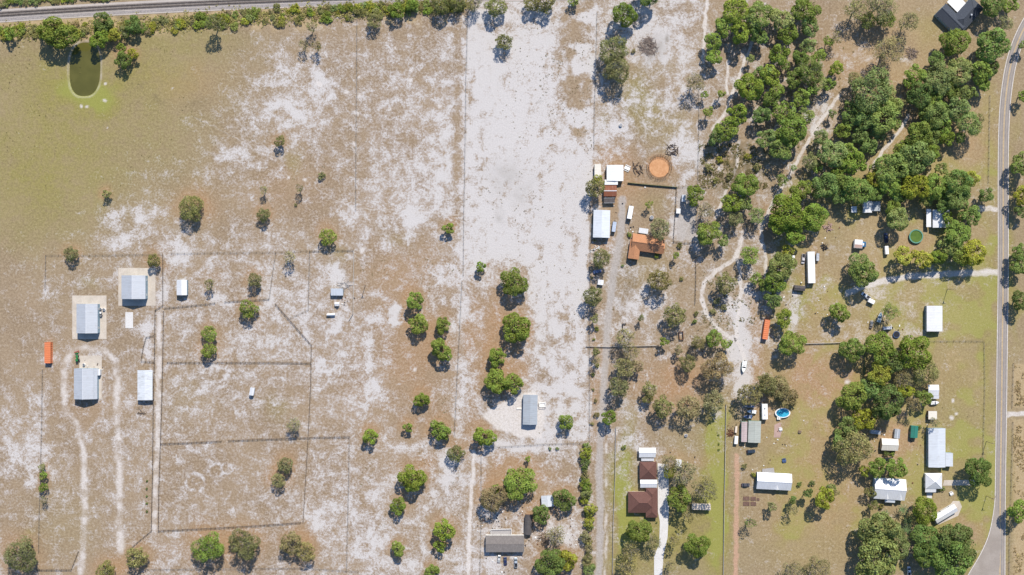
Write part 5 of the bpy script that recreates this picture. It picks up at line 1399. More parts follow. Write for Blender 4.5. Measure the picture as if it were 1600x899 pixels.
pool('round above-ground pool full of murky green water', 1431.5, 369.5, 10 * S, 10 * S, pool_water('green_pool_water', (.075, .135, .022), (.10, .165, .03), .2), M['wall_green'], M['wall_green'], step=False)
def trampoline():
    root = empty('trampoline', P(1401, 523, 1)); tag(root, 'round dark trampoline between boats and the white workshop', 'trampoline')
    n = 28; r = 5.4 * S
    def ring(k, z): return [(r * k * math.cos(2 * math.pi * i / n), r * k * math.sin(2 * math.pi * i / n), z) for i in range(n)]
    MB().poly(ring(.86, .86)).build('mat', M['black'], root)
    mb = MB(); mb.loft([ring(1, .92), ring(.85, .92), ring(.85, .86), ring(1, .86), ring(1, .92)], cap=False); mb.build('pad', M['tarp_blue'], root)
    for i in range(6):
        a = i * math.pi / 3; MB().tube([(r * math.cos(a), r * math.sin(a), 0), (r * math.cos(a), r * math.sin(a), .86)], [.04, .04], 5).build('leg', M['steel'], root)
trampoline()
# dark pipe corrals in the scrubby garden
def pipe_pen(label, px, py, ang, L, W, open_=False):
    root = empty('stock_pen', P(px, py, 1)); root.rotation_euler = (0, 0, R(ang)); tag(root, label, 'pen', 'dark steel stock pens')
    mb = MB()
    for z in (.4, .8, 1.2):
        mb.box((0, L / 2, z), (W, .22, .1)); mb.box((0, -L / 2, z), (W, .22, .1)); mb.box((-W / 2, 0, z), (.22, L, .1))
        if not open_: mb.box((W / 2, 0, z), (.22, L, .1))
    mb.build('rails', M['rust_steel'] if not open_ else M['dark_steel'], root)
    for sx in (-1, 1):
        for sy in (-1, 1): MB().box((sx * W / 2, sy * L / 2, .65), (.25, .25, 1.3)).build('post', M['dark_steel'], root)
pipe_pen('dark brown rectangular stock pen under the olive oak', 1064.5, 524.5, 4, 4.5, 2.2)
pipe_pen('dark C shaped stock pen beside the gravel lane', 975.5, 511, 2, 3.6, 1.8, True)
# raised beds
root = empty('vegetable_beds', P(1172, 783)); tag(root, 'four brown soil vegetable beds divided by pale paths', 'garden bed')
for i, (dx, dy, w_, h_) in enumerate([(-6, 4, 10, 6), (5, 3.6, 8.5, 6), (-6, -4.2, 10, 6.5), (5, -4.4, 8.5, 6), (12.5, 2.5, 4, 4)]):
    bd = MB().box((dx * S, dy * S, .12), (w_ * S, h_ * S, .24)).build('bed', M['soil'], root)
# scrap, logs, brush
def pile(name, label, cat, px, py, rad, n, mat, seed, ln=(1.0, 3.0), th=.12, group='scrap and brush piles'):
    r = random.Random(seed)
    root = empty(name, P(px, py)); tag(root, label, cat, group)
    mb = MB()
    for i in range(n):
        a = r.uniform(0, 6.28); d_ = rad * math.sqrt(r.random()); L = r.uniform(*ln); an = r.uniform(0, 3.14)
        x, y = d_ * math.cos(a), d_ * math.sin(a); z = r.uniform(.1, .5) * (1.4 - d_ / rad)
        mb.tube([(x - L / 2 * math.cos(an), y - L / 2 * math.sin(an), max(.05, z + r.uniform(-.15, .15))), (x + L / 2 * math.cos(an), y + L / 2 * math.sin(an), max(.05, z + r.uniform(-.1, .3)))], [th * r.uniform(.6, 1.3), th * r.uniform(.4, 1)], 5)
    o = mb.build('branches', M[mat], root); tag(o, kind='stuff')
    return root
pile('brush_pile', 'large brush pile in the upper horse paddock', 'brush pile', 1013, 72, 5.0, 150, 'logs', 3, (1.5, 4.5), .11)
pile('brush_pile', 'grey brush pile in the lawn below the charcoal house', 'brush pile', 1424, 84, 3.2, 90, 'logs', 4, (1.2, 3.5), .10)
pile('log_pile', 'dark logs lying above the orange round pen', 'logs', 1050, 236, 3.4, 24, 'wood_dark', 5, (1.5, 4.0), .2)
pile('log_pile', 'scattered dark timbers left of the orange round pen', 'logs', 996, 264, 4.0, 18, 'wood_dark', 6, (1.5, 3.2), .24)
pile('scrap_heap', 'red and brown scrap heap by the white fence of the trailer yard', 'scrap', 1141.5, 676, 2.4, 50, 'rust_steel', 7, (.6, 2.2), .14)
pile('scrap_heap', 'scrap heap in the shade right of the storage shed', 'scrap', 850, 842, 3.6, 60, 'wood', 8, (.8, 3.0), .16)
pile('scrap_heap', 'pink white scrap heap on the grass by the big green oak', 'scrap', 1294, 354.5, 2.6, 34, 'patio_pink', 9, (.8, 2.0), .3)
pile('scrap_heap', 'dark scrap heap on the grass above the office trailer', 'scrap', 1287.5, 386, 2.0, 30, 'dark_steel', 10, (.6, 2.0), .18)
pile('log_pile', 'loose planks below the long white shelter', 'logs', 221, 643, 2.6, 20, 'wood', 11, (1.5, 4.0), .12)
pile('log_pile', 'pipes and posts lying between paddock shed and pale fence', 'logs', 537, 447, 3.4, 26, 'deck_grey', 12, (1.5, 4.5), .12)
pile('scrap_heap', 'pale junk scattered under the shrubs left of the lane', 'scrap', 931, 392, 3.0, 24, 'white_plain', 13, (.5, 1.4), .25)
# little white picnic pieces
def table_set(label, px, py, ang, s=1.0, mat='white_plain'):
    root = empty('picnic_table', P(px, py, .8), R(ang)); tag(root, label, 'table')
    MB().box((0, 0, .75), (2.0 * s, 1.1 * s, .08)).build('table_top', M[mat], root)
    for s_ in (-1, 1):
        MB().box((0, s_ * .95 * s, .45), (2.0 * s, .35, .06)).build('bench', M[mat], root)
        MB().box((s_ * .7 * s, 0, .37), (.12, 1.8 * s, .74)).build('leg', M['wood'], root)
table_set('white picnic table on the lawn right of the hipped cottage', 1487, 771.5, 25)
table_set('pale table on the pink patio near the oval pool', 1220, 671, 10, .9)
table_set('weathered table in the open lawn right of the oval pool', 1250, 675, 80, .8, 'wood')
table_set('dark table in the lawn above the dormer cottage', 1225.5, 720, 10, 1.1, 'tarp_blue')
table_set('pale stacked bench beside the white stable', 980, 263, 155, 1.6)

# ------------------------------------------------------------------ fences
def fence(label, pts, style):
    w = [P(*p) for p in pts]
    root = empty('fence', w[0]); tag(root, label, 'fence', 'fences around the paddocks and yards')
    posts, rails = MB(), MB()
    h = {'wire': 1.2, 'board': 1.45, 'pale': 1.2, 'hedge': 1.3}[style]
    sp = {'wire': 3.6, 'board': 2.6, 'pale': 2.6, 'hedge': 2.0}[style]
    pm = {'wire': 'wood', 'board': 'fence', 'pale': 'fence_pale', 'hedge': 'fence_green'}[style]
    pt = {'wire': .15, 'board': .18, 'pale': .16, 'hedge': .16}[style]
    for a, b in zip(w[:-1], w[1:]):
        dv = b - a; L = dv.length; an = math.atan2(dv.y, dv.x); n = max(1, round(L / sp))
        a0 = a - w[0]
        for i in range(n):
            p = a0 + dv * (i / n)
            posts.box((p.x, p.y, h / 2 - .05), (pt, pt, h + .1 + random.uniform(0, .1)), an)
            q = a0 + dv * ((i + .5) / n)
            if style == 'wire':
                for z in (.45, .8, 1.12): rails.box((q.x, q.y, z), (L / n, .03, .03), an)
            elif style == 'board':
                for z in (.55, 1.15): rails.box((q.x, q.y, z + random.uniform(-.02, .02)), (L / n, .07, .15), an)
            elif style == 'pale':
                for z in (.4, .75, 1.1): rails.box((q.x, q.y, z), (L / n, .14, .15), an)
            else:
                rails.box((q.x, q.y, h / 2), (L / n - .05, .10, h - .1), an)
    p = w[-1] - w[0]; posts.box((p.x, p.y, h / 2), (pt, pt, h), 0)
    tag(posts.build('posts', M[pm], root), kind='stuff'); tag(rails.build('rails', M['steel'] if style == 'wire' else M[pm], root), kind='stuff')
for lb, pts, st in FENCES: fence(lb, pts, st)

def pole(label, px, py, h=9.0, arm=True):
    root = empty('utility_pole', P(px, py)); tag(root, label, 'pole', 'utility poles')
    MB().tube([(0, 0, -.2), (0, 0, h)], [.17, .11], 8).build('shaft', M['wood'], root)
    if arm: MB().box((.5, 0, h - .5), (2.2, .12, .14)).build('cross_arm', M['wood'], root)
    MB().box((.3, 0, h - 1.2), (.35, .35, .7)).build('transformer', M['steel'], root)
pole('utility pole on the verge near the road bend', 1541, 775, 9)
pole('utility pole right of the pale blue paddock shed', 571, 446, 8)
pole('utility pole at the upper corner of the white workshop', 1480, 452, 9)
pole('utility pole beside the road below the field drive', 1541, 690, 8)
# ------------------------------------------------------------------ trees
def crown_mesh(name, Rad, n_leaf, leaf, seed, n_lobe, flat=.78, shell=.92, gap=.0, low=-.55, column=1.0):
    """Leaf-sized faces spread over a cluster of uneven lobes."""
    r = np.random.default_rng(seed)
    lobes = [np.array([0, 0, .05 * Rad, .55 * Rad])]
    for i in range(n_lobe):
        z = r.uniform(-.45, .85); a = i * 2.39996 + r.uniform(-.5, .5)
        q = math.sqrt(max(0, 1 - z * z))
        d = r.uniform(.46, .82)
        lobes.append(np.array([Rad * d * q * math.cos(a), Rad * d * q * math.sin(a), Rad * d * z * flat * column, Rad * r.choice([r.uniform(.18, .28), r.uniform(.28, .42), r.uniform(.30, .44)])]))
    lobes = np.array(lobes)
    w = lobes[:, 3] ** 2; w[0] *= .5; w /= w.sum()
    P_, N_ = [], []
    need = n_leaf
    while need > 0:
        m_ = need * 3 + 50
        k = r.choice(len(lobes), m_, p=w)
        v = r.normal(size=(m_, 3)); v /= np.linalg.norm(v, axis=1)[:, None]
        rad = lobes[k, 3] * (shell + (1 - shell) * 2 * r.random(m_) - .35 * r.random(m_) ** 4)
        p = lobes[k, :3] + v * rad[:, None] * np.array([1, 1, .85])
        dd = np.linalg.norm(p[:, None, :] - lobes[None, :, :3], axis=2) / lobes[None, :, 3]
        dd[np.arange(m_), k] = 9
        thin = np.sin(p[:, 0] * 5.1 / Rad + seed) * np.sin(p[:, 1] * 4.3 / Rad + 2 * seed) * np.sin(p[:, 2] * 4.7 / Rad + seed * .7)
        ok = (dd.min(1) > .80) & (p[:, 2] > low * Rad) & (r.random(m_) > .15 + 1.1 * thin)
        p, v = p[ok][:need], v[ok][:need]
        P_.append(p); N_.append(v); need -= len(p)
    p = np.concatenate(P_); v = np.concatenate(N_)
    n = len(p)
    nn = v * .9 + r.normal(size=(n, 3)) * .55 + np.array([0, 0, .35]); nn /= np.linalg.norm(nn, axis=1)[:, None]
    t = np.cross(nn, r.normal(size=(n, 3))); t /= np.linalg.norm(t, axis=1)[:, None]
    b = np.cross(nn, t)
    s = leaf * r.uniform(.5, 1.45, (n, 1)); s2 = s * r.uniform(.55, 1.0, (n, 1))
    co = np.stack([p - t * s, p - b * s2 * .9 + nn * s * .12, p + t * s, p + b * s2 * .9 + nn * s * .12], 1).reshape(-1, 3)
    me = bpy.data.meshes.new(name)
    me.vertices.add(len(co)); me.vertices.foreach_set('co', co.astype(np.float32).ravel())
    me.loops.add(len(co)); me.loops.foreach_set('vertex_index', np.arange(len(co), dtype=np.int32))
    me.polygons.add(n); me.polygons.foreach_set('loop_start', np.arange(0, 4 * n, 4, dtype=np.int32))
    me.update(calc_edges=True)
    me.materials.append(M['leaf'])
    return me

def trunk_mesh(name, hc, Rad, seed, mat, n_limb=6, r0=None, twigs=0):
    """Tapered trunk with limbs reaching into the crown; hc is the crown centre height."""
    r = random.Random(seed)
    r0 = r0 or .07 * Rad + .06
    mb = MB()
    fork = hc * .48
    mb.tube([(0, 0, -.25), (r.uniform(-.1, .1), r.uniform(-.1, .1), fork * .5), (r.uniform(-.2, .2), r.uniform(-.2, .2), fork), (r.uniform(-.3, .3), r.uniform(-.3, .3), hc + .3 * Rad)], [r0 * 1.25, r0, r0 * .85, r0 * .25], 7)
    for i in range(n_limb):
        a = i * 2.4 + r.uniform(-.4, .4); d = Rad * r.uniform(.55, .88); z = hc + Rad * r.uniform(-.25, .45)
        p0 = Vector((0, 0, fork * r.uniform(.85, 1.35))); p2 = Vector((d * math.cos(a), d * math.sin(a), z)); p1 = p0.lerp(p2, .5) + Vector((0, 0, -.08 * Rad + r.uniform(-.1, .1)))
        mb.tube([p0, p1, p2], [r0 * .5, r0 * .33, r0 * .1], 5)
        for k in range(twigs):
            t0 = p0.lerp(p2, r.uniform(.35, .9)); an = a + r.uniform(-1.2, 1.2); dl = Rad * r.uniform(.2, .42)
            mb.tube([t0, t0 + Vector((dl * math.cos(an), dl * math.sin(an), dl * r.uniform(.0, .6)))], [r0 * .16, r0 * .04], 4)
    me = mb.mesh(name); me.materials.append(M[mat])
    return me

PROTO = {}
def protos():
    for v in range(5):
        PROTO['dense', 0, v] = (2.6, crown_mesh('crown', 2.6, 460, .30, 100 + v, 8), trunk_mesh('trunk', 3.6, 2.6, 200 + v, 'bark', 4))
        PROTO['dense', 1, v] = (5.0, crown_mesh('crown', 5.0, 1900, .34, 110 + v, 13), trunk_mesh('trunk', 5.2, 5.0, 210 + v, 'bark', 6))
        PROTO['dense', 2, v] = (8.5, crown_mesh('crown', 8.5, 4600, .40, 120 + v, 22), trunk_mesh('trunk', 7.5, 8.5, 220 + v, 'bark', 8))
        PROTO['open', 0, v] = (2.6, crown_mesh('crown', 2.6, 340, .27, 130 + v, 8, shell=.8), trunk_mesh('trunk', 3.2, 2.6, 230 + v, 'bark_grey', 6, twigs=3))
        PROTO['open', 1, v] = (5.0, crown_mesh('crown', 5.0, 1700, .29, 140 + v, 15, shell=.8), trunk_mesh('trunk', 5.2, 5.0, 240 + v, 'bark_grey', 9, twigs=4))
        PROTO['open', 2, v] = (8.5, crown_mesh('crown', 8.5, 4200, .34, 150 + v, 24, shell=.8), trunk_mesh('trunk', 7.5, 8.5, 250 + v, 'bark_grey', 11, twigs=5))
        PROTO['bare', 0, v] = (2.6, crown_mesh('crown', 2.6, 240, .25, 160 + v, 9, shell=.6), trunk_mesh('trunk', 3.4, 2.6, 260 + v, 'bark_grey', 9, r0=.20, twigs=5))
        PROTO['bare', 1, v] = (5.0, crown_mesh('crown', 5.0, 1050, .27, 170 + v, 15, shell=.6), trunk_mesh('trunk', 6.4, 5.0, 270 + v, 'bark_grey', 13, r0=.30, twigs=7))
        PROTO['bare', 2, v] = (8.5, crown_mesh('crown', 8.5, 2600, .31, 180 + v, 20, shell=.6), trunk_mesh('trunk', 9, 8.5, 280 + v, 'bark_grey', 16, r0=.45, twigs=8))
        PROTO['column', 0, v] = (2.2, crown_mesh('crown', 2.2, 620, .27, 190 + v, 10, column=2.2, low=-2.4), trunk_mesh('trunk', 6.0, 2.2, 290 + v, 'bark', 4, r0=.16))
        PROTO['shrub', 0, v] = (2.0, crown_mesh('foliage', 2.0, 330, .26, 300 + v, 7, low=-.6), None)
        PROTO['shrub', 1, v] = (3.6, crown_mesh('foliage', 3.6, 820, .30, 310 + v, 11, low=-.5), None)
protos()

COLS = {'G': ((.190, .245, .050), 'bright green'), 'D': ((.152, .205, .060), 'dark green'), 'O': ((.215, .208, .085), 'olive'), 'S': ((.245, .222, .105), 'grey olive'),
        'Y': ((.275, .285, .048), 'yellow green'), 'L': ((.208, .248, .080), 'pale green'), 'B': ((.280, .215, .115), 'brownish')}
LANDMARKS = [('the olive pond', 132, 108), ('the railway', 300, 6), ('the topmost grey barn', 208, 450), ('the middle grey barn', 137, 498), ('the lowest grey barn', 133, 600), ('the white shelter', 226, 603), ('the small white paddock shed', 284, 450),
 ('the blue roofed paddock shed', 526, 458), ('the tiny field shelter', 393, 613), ('the grey mobile home', 828, 640), ('the taupe mobile home', 789, 850), ('the orange round pen', 1030, 262), ('the large white stable', 960, 272), ('the orange tiled house', 1010, 383),
 ('the long pale blue barn', 940, 350), ('the brown hip house', 1005, 785), ('the brown garage', 1012, 735), ('the cream camper', 1096, 792), ('the oval blue pool', 1223, 646), ('the dormer cottage', 1210, 753), ('the orange container by oaks', 1197, 515),
 ('the long office trailer', 1267, 418), ('the blue cab truck', 1343, 381), ('the green pool', 1430, 370), ('the pale house by the pool', 1466, 342), ('the white workshop', 1460, 498), ('the charcoal house', 1500, 20), ('the long farm building', 1463, 700),
 ('the hipped cottage', 1458, 755), ('the two dormer house', 1390, 765), ('the slanted shed', 1478, 802), ('the green shed', 1429, 675), ('the cream shed', 1390, 695), ('the white carport', 1458, 612), ('the brush pile in the paddock', 1012, 70),
 ('the trampoline', 1401, 522), ('the trail fork', 1152, 405), ('the woodland trail bend', 1262, 222), ('the upper trail junction', 1140, 150), ('the lower trail end', 1160, 560), ('the white cabin', 1356, 323), ('the barn lane foot', 243, 828),
 ('the field path junction', 556, 328), ('the lower paddock corner', 474, 815), ('the sand driveway', 735, 800), ('the diagonal fence', 460, 508), ('the pen beside the lane', 975, 511), ('the lawn brush pile', 1424, 84), ('the road bend', 1545, 860), ('the hay field drive', 1590, 646)]
ORD = ['nearest', 'second nearest', 'third nearest', 'fourth nearest', 'fifth nearest', 'sixth nearest', 'seventh nearest', 'eighth nearest', 'ninth nearest', 'tenth nearest', 'eleventh nearest', 'twelfth nearest']
PLANTED = []
NUM = []


def put_plant(kind, colk, px, py, rpx, sx=1.0, hfac=None, name=None, word='tree', group=None, fixed_label=None):
    """One tree or shrub whose crown is seen at (px, py) with visible radius rpx."""
    if kind in ('dense', 'open') and px > 1100 and py < 460: rpx *= 1.0
    r = rpx * S
    rr = random.Random(int(px * 131 + py * 977))
    size = 0
    if kind in ('dense', 'open', 'bare'): size = 0 if rpx < 10.5 else (1 if rpx < 18.5 else 2)
    elif kind == 'shrub': size = 0 if rpx < 7.5 else 1
    Rad, cm, tm = PROTO[kind, size, rr.randrange(5)]
    k = r / (Rad * .97)
    if kind == 'shrub': hc = .62 * r
    elif kind == 'column': hc = 5.6 * k
    elif hfac is not None: hc = hfac * r + 1.2
    else: hc = (.62 * r + 2.3) if px < 925 else (.80 * r + 3.4)
    if kind == 'bare': hc += 1.6
    base = P(px, py, hc); base.z = -.03
    root = empty(name or ('tree' if kind != 'shrub' else 'shrub'), base, rr.uniform(0, 6.28))
    c = link_mesh('crown' if kind != 'shrub' else 'foliage', cm, root)
    zf = rr.uniform(.82, 1.05)
    if kind == 'shrub' and py < 70 and px < 760: hc *= .6; zf *= .6
    c.location = (0, 0, hc)
    c.scale = (k * sx ** .5 * rr.uniform(.93, 1.07), k / sx ** .5 * rr.uniform(.93, 1.07), k * zf)
    if sx != 1.0: root.rotation_euler[2] = rr.choice((0, math.pi)) + rr.uniform(-.15, .15)
    base_c, cname = COLS[colk]
    j = rr.uniform(.82, 1.2); g = rr.uniform(.92, 1.08)
    if px > 1100 and py < 460: j *= 1.16
    c.color = (base_c[0] * j * g, base_c[1] * j, base_c[2] * j * rr.uniform(.85, 1.15), 1)
    if tm is not None:
        t = link_mesh('trunk', tm, root)
        hp = {0: 3.5, 1: 5.4, 2: 7.8}[size] if kind != 'column' else 6.0
        t.scale = (k, k, hc / hp)
    szw = 'small' if rpx < 10.5 else ('medium' if rpx < 18.5 else 'large')
    if fixed_label:
        tag(root, fixed_label, word, group); NUM.append((root, px, py))
    else: PLANTED.append((root, szw, cname, word, px, py, group or 'trees standing around the fields and yards', kind))
    return root

TRAILS = [np.array(PATHS[k][0], float) for k in PATHS if k.startswith('trail')]
for kind, ck, x, y, r, sx in TREES:
    if x > 1090 and y < 620:
        dmin = min(float(d_line(np.array([x]), np.array([y]), [tuple(q) for q in tr_])[0]) for tr_ in TRAILS)
        r = min(r, max(.66 * r, dmin - .5))
    if 930 < x < 1140 and 440 < y < 660 and kind != 'dense': r *= .86
    put_plant(kind, ck, x, y, r, sx, 2.0 if (x, y) == (334, 37) else (.42 if (x, y) in ((1213, 605), (1231, 621)) else None), name='oak_tree' if kind != 'bare' else 'sparse_tree', word='tree')
for (x, y, r) in [(1238, 782, 6), (1262, 770, 7)]:
    put_plant('column', 'D', x, y, r, name='slim_tree', word='tree')

# palms in the garden below the two dormer house
def palm(px, py, r_px, label, h=4.5):
    root = empty('palm_tree', P(px, py, h)); tag(root, label, 'palm', 'palms in the lower right garden')
    MB().tube([(0, 0, -.2), (.1, .05, h * .5), (0, 0, h)], [.2, .16, .14], 7).build('trunk', M['bark_grey'], root)
    mb = MB(); r = r_px * S; rr = random.Random(int(px))
    for i in range(13):
        a = i * 2.4; dip = rr.uniform(-.1, .5)
        for k in range(5):
            t0, t1 = k / 5, (k + 1) / 5
            for s in (-1, 1):
                def pt(t, w): return (r * t * math.cos(a) - s * w * math.sin(a), r * t * math.sin(a) + s * w * math.cos(a), h + .5 * math.sin(t * 2.2) - dip * r * t * t - w * .35)
                wd = .34 * (1 - t0 * .5)
                mb.poly([pt(t0, 0), pt(t1, 0), pt(t1, wd * .8), pt(t0 + .06, wd)])
    o = mb.build('fronds', M['leaf'], root); o.color = (.12, .17, .075, 1)
palm(1411, 797, 9, 'palm nearest the two dormer house, left of a round oak'); palm(1420, 815, 9, 'middle palm of the three in the lower right garden'); palm(1417, 829, 8, 'lowest palm of the three in the lower right garden'); palm(1383, 803, 7, 'small palm below the two dormer house, above a huge oak', 3.2)

# hedgerows and small shrubs
rs = random.Random(77)
HEDGE = []
for i in range(230):
    x = rs.uniform(-10, 730)
    mid = np.interp(x, [0, 100, 250, 400, 550, 700, 760], [51, 49, 39, 27, 18, 9, 7]); hw = np.interp(x, [0, 250, 400, 700], [10, 10, 13, 8])
    y = mid + rs.uniform(-hw, hw)
    if 128 < x < 136 and y > 55: continue
    HEDGE.append((x, y, rs.uniform(3.2, 7.8), rs.choices('GOYSLB', [3, 4, 4, 2, 3, 1])[0]))
HL = {'G': 'green', 'O': 'olive', 'Y': 'yellow green', 'S': 'grey olive', 'L': 'pale green', 'B': 'brown', 'D': 'dark green'}
for x, y, r, c_ in HEDGE:
    put_plant('shrub', c_, x, y, r, group='%s shrubs in the hedgerow below the railway' % HL[c_], fixed_label='%s shrub in the dense hedgerow below the railway' % HL[c_], word='shrub')
for i in range(26):
    x = -6 + i * 7.6; c_ = rs.choice('GDOYL')
    put_plant('shrub', c_, x, np.interp(x, [0, 200], [3.5, -5]) + rs.uniform(-4, 3), rs.uniform(4, 8), group='%s shrubs above the railway' % HL[c_], fixed_label='%s shrub on the upper side of the railway' % HL[c_], word='shrub')
for i in range(19):
    y = 700 + i * 10.6 + rs.uniform(-3, 3); c_ = rs.choice('GDOSYL')
    put_plant('shrub', c_, 913 + rs.uniform(-5, 5) + (y - 700) * .035, y, rs.uniform(5.5, 11.5), group='%s shrubs in the hedge left of the gravel lane' % HL[c_], fixed_label='%s shrub in the tall hedge left of the gravel lane' % HL[c_], word='shrub')
for i in range(16):
    y = 380 + i * 19; c_ = rs.choice('OSGO')
    put_plant('shrub', c_, 927 + rs.uniform(-3, 6), y + rs.uniform(-5, 5), rs.uniform(2, 5), group='%s shrubs along the parcel fence' % HL[c_], fixed_label='small %s shrub along the fence right of the sand parcel' % HL[c_], word='shrub')
for k, y in enumerate((752, 764, 776, 787, 799)):
    put_plant('shrub', 'D', 229.5, y, 2.0, group='row of small dark shrubs by the barn lane', fixed_label='small dark shrub in the row beside the sandy barn lane', word='shrub')
for k, y in enumerate((680, 694, 703)):
    put_plant('shrub', 'D', 1123, y, 1.8, group='row of small lawn shrubs', fixed_label='small dark shrub in the short row on the green lawn', word='shrub')
for x, y in ((859, 701), (871, 701)):
    put_plant('shrub', 'D', x, y, 3, group='pair of shrubs below the parcel', fixed_label='small dark shrub, one of a pair below the sand parcel', word='shrub')
for x, y, r, c_, lb in [(1065, 520 - 85, 4, 'O', 'small olive shrub right of the grey garden oak'), (960, 285, 3, 'D', 'small dark shrub at the corner of the rusty barn'), (989, 402, 4, 'D', 'dark shrub below the left wing of the orange tiled house'), (1026, 399, 4, 'G', 'green shrub below the right wing of the orange tiled house'), (983, 367, 4, 'G', 'green shrub left of the white porch roof'),
     (973, 415, 2.5, 'D', 'small dark shrub on the lane edge below the tiled house'), (1062, 384, 5, 'O', 'olive shrub below the grey yard fence'), (975, 699, 4, 'G', 'low green bush on the lawn left of the white carport'), (1015, 818, 2.4, 'D', 'left tiny shrub below the brown hip house'), (1026, 817, 1.8, 'D', 'right tiny shrub below the brown hip house'), (1249, 756, 4, 'L', 'low green bush right of the dormer cottage, left one'), (1269, 755, 5, 'L', 'low green bush right of the dormer cottage, right one'),
     (1163, 728, 4.5, 'S', 'grey shrub beside the red dirt track'), (1177, 742, 4, 'Y', 'yellow green shrub at the left end of the dormer cottage'), (1473, 764, 4.5, 'D', 'dark shrub at the corner of the hipped cottage'), (1377, 792, 5, 'O', 'olive shrub below the two dormer house porch'), (503, 275, 6, 'O', 'low olive bush in the open upper field'), (462, 320, 3, 'O', 'tiny olive bush in the sandy upper field'), (990, 80, 4, 'S', 'grey shrub left of the brush pile'), (1120, 840 - 370, 6, 'O', 'olive bush beside the curving sandy trail'), (1114, 487, 5, 'O', 'low olive bush inside the curve of the sandy trail'), (1130, 480, 6, 'S', 'grey bush on white sand by the trail'), (1085, 503, 4, 'D', 'dark bush right of the large olive oak'), (1088, 490, 4, 'O', 'olive bush between the large olive oak and the trail'), (1436, 668, 4, 'D', 'dark shrub right of the green shed'), (1385, 708, 5, 'D', 'dark hedge shrub under the cream shed'), (1395, 709, 4, 'G', 'green shrub under the cream shed'),
     (1108, 262, 7, 'O', 'olive scrub bush left of the woodland sand trail'), (1125, 250, 6, 'Y', 'yellow green scrub bush left of the woodland sand trail'), (1140, 275, 6, 'O', 'olive scrub bush between two trails in the woods'), (1182, 262, 7, 'O', 'olive scrub bush below the central woods'), (1170, 245, 6, 'Y', 'yellow green scrub bush below the central woods'), (1118, 282, 5, 'O', 'low olive scrub bush above the yard oak'), (1395, 705, 3, 'D', 'tiny dark shrub right of the cream shed hedge')]:
    put_plant('shrub', c_, x, y, r, group='small shrubs in yards and fields', fixed_label=lb, word='shrub')

# labels for the trees, from their look and the nearest landmark
def direction(dx, dy):
    a = math.degrees(math.atan2(-dy, dx)) % 360
    return ['right of', 'above right of', 'above', 'above left of', 'left of', 'below left of', 'below', 'below right of'][int(((a + 22.5) % 360) // 45)]
by = {}
for e_ in PLANTED:
    root, sz, cn, word, px, py, grp, kind = e_
    lm = min(LANDMARKS, key=lambda q: math.hypot(q[1] - px, q[2] - py))
    habit = {'dense': 'leafy tree', 'open': 'loose-crowned tree', 'bare': 'thin sparse tree', 'column': 'tall slim tree'}[kind]
    lb = '%s %s %s %s %s' % (sz, cn, habit, direction(px - lm[1], py - lm[2]), lm[0])
    by.setdefault(lb, []).append((math.hypot(px - lm[1], py - lm[2]), root, grp))
for lb, lst in by.items():
    lst.sort(key=lambda q: q[0])
    for i, (dd, root, grp) in enumerate(lst):
        tag(root, lb if len(lst) == 1 else '%s, %s' % (lb, ORD[i]), 'tree', grp)

def ordinal(n):
    ones = ['', 'first', 'second', 'third', 'fourth', 'fifth', 'sixth', 'seventh', 'eighth', 'ninth', 'tenth', 'eleventh', 'twelfth', 'thirteenth', 'fourteenth', 'fifteenth', 'sixteenth', 'seventeenth', 'eighteenth', 'nineteenth']
    tens = {20: 'twent', 30: 'thirt', 40: 'fort', 50: 'fift', 60: 'sixt'}
    if n < 20: return ones[n]
    t = n // 10 * 10
    return tens[t] + 'ieth' if n == t else tens[t] + 'y-' + ones[n - t]
same = {}
for root, px, py in NUM: same.setdefault(root['label'], []).append((root, px, py))
for lb, lst in same.items():
    if len(lst) < 2: continue
    xs_ = [q[1] for q in lst]; ys_ = [q[2] for q in lst]
    horiz = max(xs_) - min(xs_) > max(ys_) - min(ys_)
    lst.sort(key=lambda q: q[1] if horiz else q[2])
    for i, (root, px, py) in enumerate(lst):
        root['label'] = '%s from the %s: %s' % (ordinal(i + 1), 'left' if horiz else 'top', lb)

# ------------------------------------------------------------------ ground cover nobody could count
def tufts(name, pts, size, colr, seed, blades=5):
    r = np.random.default_rng(seed)
    n = len(pts)
    p = np.repeat(pts, blades, 0) + np.concatenate([r.normal(0, size * .6, (n * blades, 2)), np.abs(r.normal(0, size * .35, (n * blades, 1)))], 1)
    m_ = len(p)
    nn = r.normal(size=(m_, 3)) * .6 + np.array([0, 0, 1.0]); nn /= np.linalg.norm(nn, axis=1)[:, None]
    t = np.cross(nn, r.normal(size=(m_, 3))); t /= np.linalg.norm(t, axis=1)[:, None]; b = np.cross(nn, t)
    s = size * r.uniform(.4, 1.0, (m_, 1))
    co = np.stack([p - t * s, p - b * s * .6, p + t * s, p + b * s * .6], 1).reshape(-1, 3)
    me = bpy.data.meshes.new(name)
    me.vertices.add(len(co)); me.vertices.foreach_set('co', co.astype(np.float32).ravel())
    me.loops.add(len(co)); me.loops.foreach_set('vertex_index', np.arange(len(co), dtype=np.int32))
    me.polygons.add(m_); me.polygons.foreach_set('loop_start', np.arange(0, 4 * m_, 4, dtype=np.int32))
    me.update(calc_edges=True)
    o = link_mesh(name, me, None, M['leaf']); o.color = (*colr, 1)
    return o
def scatter(n, x0, y0, x1, y1, seed, cell=30, lo=.5, poly=None):
    r = np.random.default_rng(seed)
    x = r.uniform(x0, x1, n); y = r.uniform(y0, y1, n)
    ok = vnoise(x, y, cell, seed) > lo
    if poly is not None: ok &= d_poly(x, y, poly) < -2
    x, y = x[ok], y[ok]
    return np.stack([(x - 800) * S, (449.5 - y) * S, np.full(len(x), .08)], 1)
